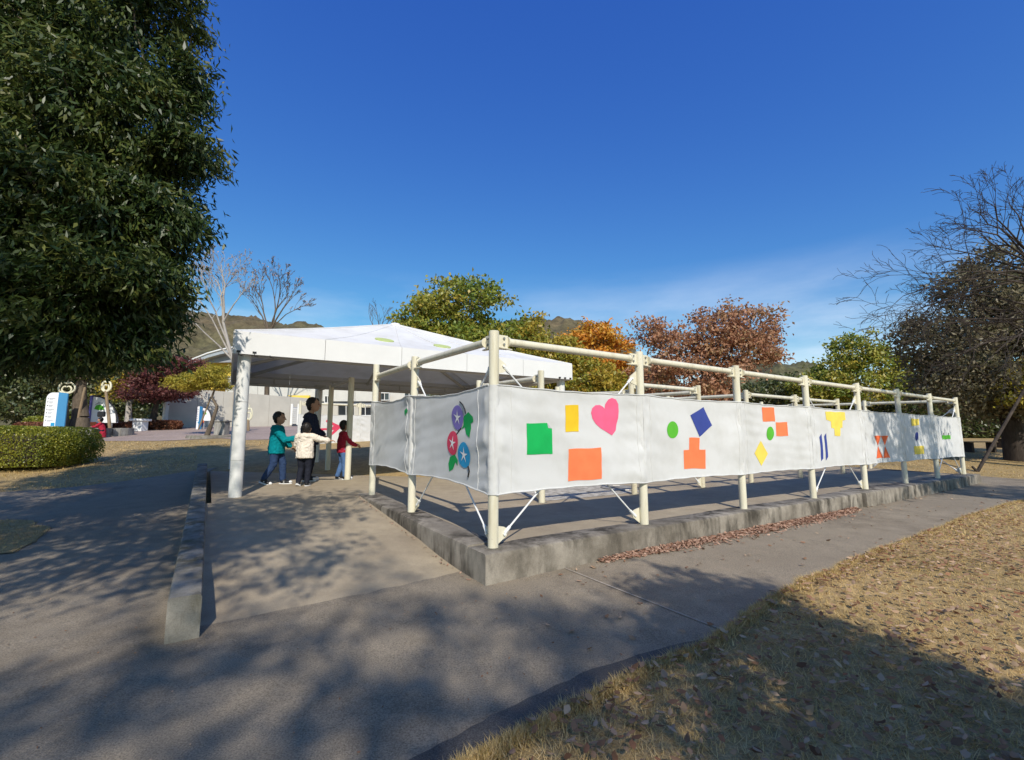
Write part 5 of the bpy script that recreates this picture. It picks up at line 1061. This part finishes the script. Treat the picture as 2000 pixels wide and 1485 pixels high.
# low round pad under the pine, low wall box
q = np.array(gb(418, 17.6)); m = MB(); m.tube([q - np.array([0, 0, .1]), q + np.array([0, 0, .07])], [.85, .80], 24); tag(m.build('planter_kerb', M['kerb2'], None, True), 'low round kerb under the small leaning pine', 'kerb')
for (x0, x1, lab) in ((426, 447, 'squat concrete block beside the pine trunk'),):
    q = np.array(gb((x0 + x1) / 2, 18.6)); bl = thing('concrete_block', lab, 'block', q); m = MB(); m.box(q + np.array([0, 0, .25]), (.42, .4, .55), bev=.03); m.build('block', M['stone'], bl); m = MB(); m.box(q + np.array([0, 0, .55]), (.50, .46, .06), bev=.02); m.build('cap', M['stone'], bl)
# wooden props of the pine and the maple
for (x0, y0, x1, y1, Y, lab) in ((388, 838, 412, 776, 18.0, 'thin prop pole leaning under the pine pads'),):
    a = aty(x0, y0, Y); b = aty(x1, y1, Y); m = MB(); m.limb(a, b, .03, .028, 8); tag(m.build('tree_prop', M['wood'], None, True), lab, 'stake')
# seated visitor by the planter
q = np.array(gb(206, 17.2)); q[2] += -.02
person('person in red top crouching by the stone planter with a black bag', q, (-1, -.35), 1.05, dict(pel=(0, 0, .27), chest=(0, .06, .46), neck=(0, .09, .56), head=(0, .11, .66), shl=(-.108, .07, .52), shr=(.108, .07, .52), ell=(-.13, .18, .42), elr=(.13, .18, .42), wrl=(-.08, .28, .42), wrr=(.08, .28, .42), hil=(-.055, 0, .26), hir=(.055, 0, .26), knl=(-.07, .20, .29), knr=(.07, .20, .29), anl=(-.06, .12, .05), anr=(.06, .12, .05)), redc, dark, hem=.24)
bgq = aty(198, 812, 16.9); bgt = thing('black_bag', 'black box bag held by the crouching person in red', 'bag', bgq); m = MB(); m.box(bgq + np.array([0, 0, .05]), (.24, .14, .20), bev=.03); m.build('bag_body', M['black'], bgt); m = MB(); m.tube([bgq + np.array([-.07, 0, .14]), bgq + np.array([-.05, 0, .22]), bgq + np.array([.05, 0, .22]), bgq + np.array([.07, 0, .14])], .01, 6); m.build('handle', M['black'], bgt)

# ------------------------------------------------------------------ things seen through the maze and at its right end
q = W(6.9, 2.9, floor_z(2.9)); tr = thing('wooden_trough', 'brown covered trough with yellow wooden ends seen under the third banner', 'trough', q)
for s in (-.02, .62, .78):
    m = MB(); c0 = q + U * s; m.prism([c0 - V * .16, c0 + V * .16, c0 + V * .10 + np.array([0, 0, .26]), c0 - V * .10 + np.array([0, 0, .26])], U * .045); m.build('end_board', M['ply'], tr)
m = MB(); m.prism([q + U * .03 - V * .15 + np.array([0, 0, .03]), q + U * .03 + V * .15 + np.array([0, 0, .03]), q + U * .03 + V * .09 + np.array([0, 0, .24]), q + U * .03 - V * .09 + np.array([0, 0, .24])], U * .58); m.build('tarp_cover', M['tarp'], tr)
m = MB(); c0 = W(3.9, 2.25, floor_z(2.25) + .002); m.tube([c0, c0 + np.array([0, 0, .012])], .30, 32); lid = thing('manhole_cover', 'round grey manhole cover on the platform behind the first banner', 'cover', c0); m.build('lid', M['stone'], lid)
m = MB(); m.tube([c0 + np.array([.33 * math.cos(a), .33 * math.sin(a), .006]) for a in np.linspace(0, 2 * math.pi, 32, endpoint=False)], .012, 6, closed=True); m.build('ring', M['bolt'], lid)
# flaking pale paint on the platform floor
M['oldpaint'] = layered('flaking_paint', [(.26, .235, .19), (.50, .46, .39), (.55, .51, .43)], (.6, 1.2), (.5, 1.3), s_big=6, s_mid=12, s_fine=90, fine_amt=.7)
sheet('painted_patch', densify([tuple(W(*p_)[:2]) for p_ in [(1.9, 1.75), (3.9, 1.75), (4.1, 2.6), (3.2, 3.1), (2.0, 2.9), (1.9, 1.75)]][:-1], 5, .05), .004, .4, M['oldpaint'], fz)
# propped pole and benches at the right edge
a = aty(1907, 906, 13.6); a[2] = float(gz(a[0], 13.6)); b = aty(2004, 756, 14.2); m = MB(); m.limb(a, b, .045, .04, 8); m.limb(a + np.array([0, 0, .0]), a + np.array([-.12, 0, .14]), .04, .03, 8); tag(m.build('prop_pole', M['bark_dark'], None, True), 'long dark pole propping the right evergreen, foot on the lawn', 'pole')
def bench(px, Y, lab, rot=0):
    q = np.array(gb(px, Y)); t = thing('bench', lab, 'bench', q, 'benches under the right evergreen'); c, s = math.cos(rot), math.sin(rot); ax = [(c, s, 0), (-s, c, 0), (0, 0, 1)]; A = np.array(ax)
    for k in (-1, 0, 1): m = MB(); m.box(q + A[1] * k * .13 + np.array([0, 0, .42]), (1.2, .11, .04), ax, bev=.01); m.build('seat_slat', M['wood'], t)
    for k in (-1, 1): m = MB(); m.box(q + A[0] * k * .45 + np.array([0, 0, .2]), (.08, .34, .40), ax); m.build('leg', M['bark_dark'], t)
bench(1905, 19, 'dark wooden bench nearest the end of the maze'); bench(1960, 21, 'dark wooden bench behind the right tree trunk', .3)

# ------------------------------------------------------------------ grass and fallen leaves
from math import pi
def in_poly(x, y, poly):
    P = np.array(poly); n = len(P); ins = np.zeros(len(x), bool); j = n - 1
    for i in range(n):
        c = ((P[i, 1] > y) != (P[j, 1] > y)); xi = (P[j, 0] - P[i, 0]) * (y - P[i, 1]) / (P[j, 1] - P[i, 1] + 1e-12) + P[i, 0]; ins ^= c & (x < xi); j = i
    return ins
plat = [tuple(W(*p_)[:2]) for p_ in [(-2.3, -.25), (UE + .3, -.25), (UE + .3, VE), (-2.3, VE)]]
def blades(name, n, xr, yr, dens, hmin, hmax, w, seed, extra=None, only=None):
    r_ = np.random.default_rng(seed); x = r_.uniform(*xr, n); y = r_.uniform(*yr, n)
    k = ~in_poly(x, y, poly) & ~in_poly(x, y, plat) & (r_.random(n) < dens(x, y)) & (fbm(x * 1.9, y * 1.9, 77, 3) > r_.uniform(-1.6, .35, n)); vis = (np.abs(x) < 1.22 * y + .5) & (y > 1.2); k &= vis
    if only is not None: k = in_poly(x, y, only)
    if extra is not None: k &= extra(x, y)
    x, y = x[k], y[k]; z = gz(x, y); n = len(x); h = r_.uniform(hmin, hmax, n); th = r_.uniform(0, 2 * pi, n); ln = r_.uniform(.5, 2.4, n)
    dist = np.sqrt(x * x + y * y); ww = w * (1 + .12 * dist); b = np.stack([x, y, z], -1); a = np.stack([np.cos(th), np.sin(th), np.zeros(n)], -1); s = np.stack([-np.sin(th), np.cos(th), np.zeros(n)], -1)
    v0 = b - s * ww[:, None] * .5; v1 = b + s * ww[:, None] * .5; v2 = b + a * (h * ln)[:, None] + np.array([0, 0, 1.]) * h[:, None]
    cl = .5 + .35 * fbm(x * 1.6, y * 1.6, 21, 3); rr = np.clip(.25 + .5 * cl * .9 + .5 * (r_.random(n) - .45), 0, 1)
    o = raw_mesh(name, np.stack([v0, v1, v2], 1).reshape(-1, 3), np.arange(3 * n).reshape(n, 3), M['grass'], rnd=rr); return tag(o, kind='stuff')
o = blades('lawn_grass', 420000, (-.3, 9), (1.2, 7.0), lambda x, y: np.clip(7.5 / (x * x + y * y), 0, 1), .010, .032, .0032, 1); tag(o, 'dry straw coloured lawn grass in the right foreground', 'grass')
o = blades('lawn_grass', 260000, (4, 26), (5.5, 20), lambda x, y: np.clip(40 / (x * x + y * y), 0, 1), .02, .055, .005, 2); tag(o, 'dry lawn grass further back on the right', 'grass')
o = blades('lawn_grass', 200000, (-14, -1), (4, 17), lambda x, y: np.clip(40 / (x * x + y * y), 0, 1), .02, .055, .005, 3, lambda x, y: ~((y > 16) & (x < 3))); tag(o, 'dry lawn grass left of the ramp', 'grass')
o = blades('lawn_grass', 26000, (-8, -4), (4, 7), lambda x, y: 1, .02, .05, .004, 12, only=isl); tag(o, 'small sunlit patch of dry grass in the left path at the picture edge', 'grass')
# tufts hanging over the asphalt edge
le = np.array(lawn_line); le = le[(le[:, 1] > 1.2)];  seg = r_e = np.random.default_rng(4); n = 16000; ii = r_e.integers(0, len(le) - 1, n); tt = r_e.random(n)[:, None]; q_ = le[ii] * (1 - tt) + le[ii + 1] * tt + np.abs(r_e.normal(size=(n, 1))) * np.array([.035, -.03]) - np.array([.012, 0])
z_ = gz(q_[:, 0], q_[:, 1]) + .012; th = r_e.uniform(0, 2 * pi, n); h_e = r_e.uniform(.012, .04, n); b_e = np.stack([q_[:, 0], q_[:, 1], z_], -1); s_e = np.stack([-np.sin(th), np.cos(th), th * 0], -1) * .002; a_e = np.stack([np.cos(th), np.sin(th), th * 0], -1)
tag(raw_mesh('lawn_grass', np.stack([b_e - s_e, b_e + s_e, b_e + a_e * (h_e * r_e.uniform(.4, 1.8, n))[:, None] + np.array([0, 0, 1.]) * h_e[:, None]], 1).reshape(-1, 3), np.arange(3 * n).reshape(n, 3), M['grass'], rnd=np.clip(r_e.normal(.5, .25, n), 0, 1)), 'ragged grass tufts along the asphalt edge', 'grass', kind='stuff')
def fallen(name, x, y, z, size, mat, label, seed):
    r_ = np.random.default_rng(seed); n = len(x); C = np.stack([x, y, z], -1); th = r_.uniform(0, 2 * pi, n); A = np.stack([np.cos(th), np.sin(th), r_.normal(size=n) * .28], -1); A /= np.linalg.norm(A, axis=1)[:, None]
    s = np.stack([-np.sin(th), np.cos(th), r_.normal(size=n) * .35], -1); s -= A * np.sum(A * s, 1)[:, None]; s /= np.linalg.norm(s, axis=1)[:, None]; nn = np.cross(A, s); nn *= np.sign(nn[:, 2:3] + 1e-9)
    l = size * r_.uniform(.6, 1.25, n); w = l * r_.uniform(.38, .62, n); l = l[:, None]; w = w[:, None]; cu = r_.uniform(.05, .3, n)[:, None]
    v = [C - A * l * .5 + nn * l * .12, C - A * l * .15 + s * w * .5 + nn * w * cu, C + A * l * .22 + s * w * .36 + nn * w * cu, C + A * l * .5 + nn * l * .15, C + A * l * .22 - s * w * .36 + nn * w * cu, C - A * l * .15 - s * w * .5 + nn * w * cu]
    Vv = np.stack(v, 1).reshape(-1, 3); Qq = np.concatenate([np.arange(n)[:, None] * 6 + np.array([[0, 1, 2, 3]]), np.arange(n)[:, None] * 6 + np.array([[0, 3, 4, 5]])]); rr = r_.random(n)
    o = raw_mesh(name, Vv, Qq, mat, rnd=np.concatenate([rr, rr])); tag(o, label, 'leaves', kind='stuff')
r_ = np.random.default_rng(5); n = 4600; t = r_.random(n) ** .9 * 5.6 + 1.05; wdt = .03 + .15 * np.clip((t - 1.0) / 1.4, 0, 1) * np.clip((6.9 - t) / 1.2, .2, 1); off = -.185 - np.abs(r_.normal(size=n)) * .5 * wdt
Pw = P0[:2] + t[:, None] * U[:2] + off[:, None] * V[:2]; fallen('fallen_leaves', Pw[:, 0], Pw[:, 1], gz(Pw[:, 0], Pw[:, 1]) + .016 + r_.random(n) * .035 * np.clip(1 - (-off - .185) / (wdt + .01), 0, 1), .046, M['lf_fallen'], 'drift of pinkish brown fallen leaves along the platform kerb', 6)
n = 260; t = r_.random(n) * 12 - .2; off = -.2 - r_.random(n) ** 2 * 1.6; Pw = P0[:2] + t[:, None] * U[:2] + off[:, None] * V[:2]; k = in_poly(Pw[:, 0], Pw[:, 1], poly); Pw = Pw[k]; fallen('fallen_leaves', Pw[:, 0], Pw[:, 1], gz(Pw[:, 0], Pw[:, 1]) + .02, .05, M['lf_fallen_dull'], 'single fallen leaves scattered on the asphalt', 7)
n = 150000; x = r_.uniform(0, 12, n); y = r_.uniform(1.5, 14, n); k = ~in_poly(x, y, poly) & ~in_poly(x, y, plat) & (r_.random(n) < np.clip(9 / (x * x + y * y) + .10, 0, 1) * (.35 + .65 * (fbm(x * 1.1, y * 1.1, 33, 2) > -.1))); x, y = x[k], y[k]; fallen('fallen_leaves', x, y, gz(x, y) + .022 + r_.random(len(x)) * .02, .050, M['lf_fallen_dull'], 'brown fallen leaves lying on the dry lawn', 8)
n = 420; x = r_.uniform(-3.5, 3, n); y = r_.uniform(1.8, 4.2, n); k = in_poly(x, y, poly) & ~in_poly(x, y, plat); fallen('fallen_leaves', x[k], y[k], gz(x[k], y[k]) + .016, .016, M['lf_fallen_dull'], 'tiny leaf crumbs and grit strewn over the near asphalt', 10)
n = 60; t = r_.random(n) * 3.6; Pw = P0[:2] + (-.19 - r_.random(n) * .05)[:, None] * U[:2] + t[:, None] * V[:2]; fallen('fallen_leaves', Pw[:, 0], Pw[:, 1], np.array([rz(*p_) for p_ in Pw]) + .014, .03, M['lf_fallen'], 'crumbs of leaf along the foot of the ramp side kerb', 9)
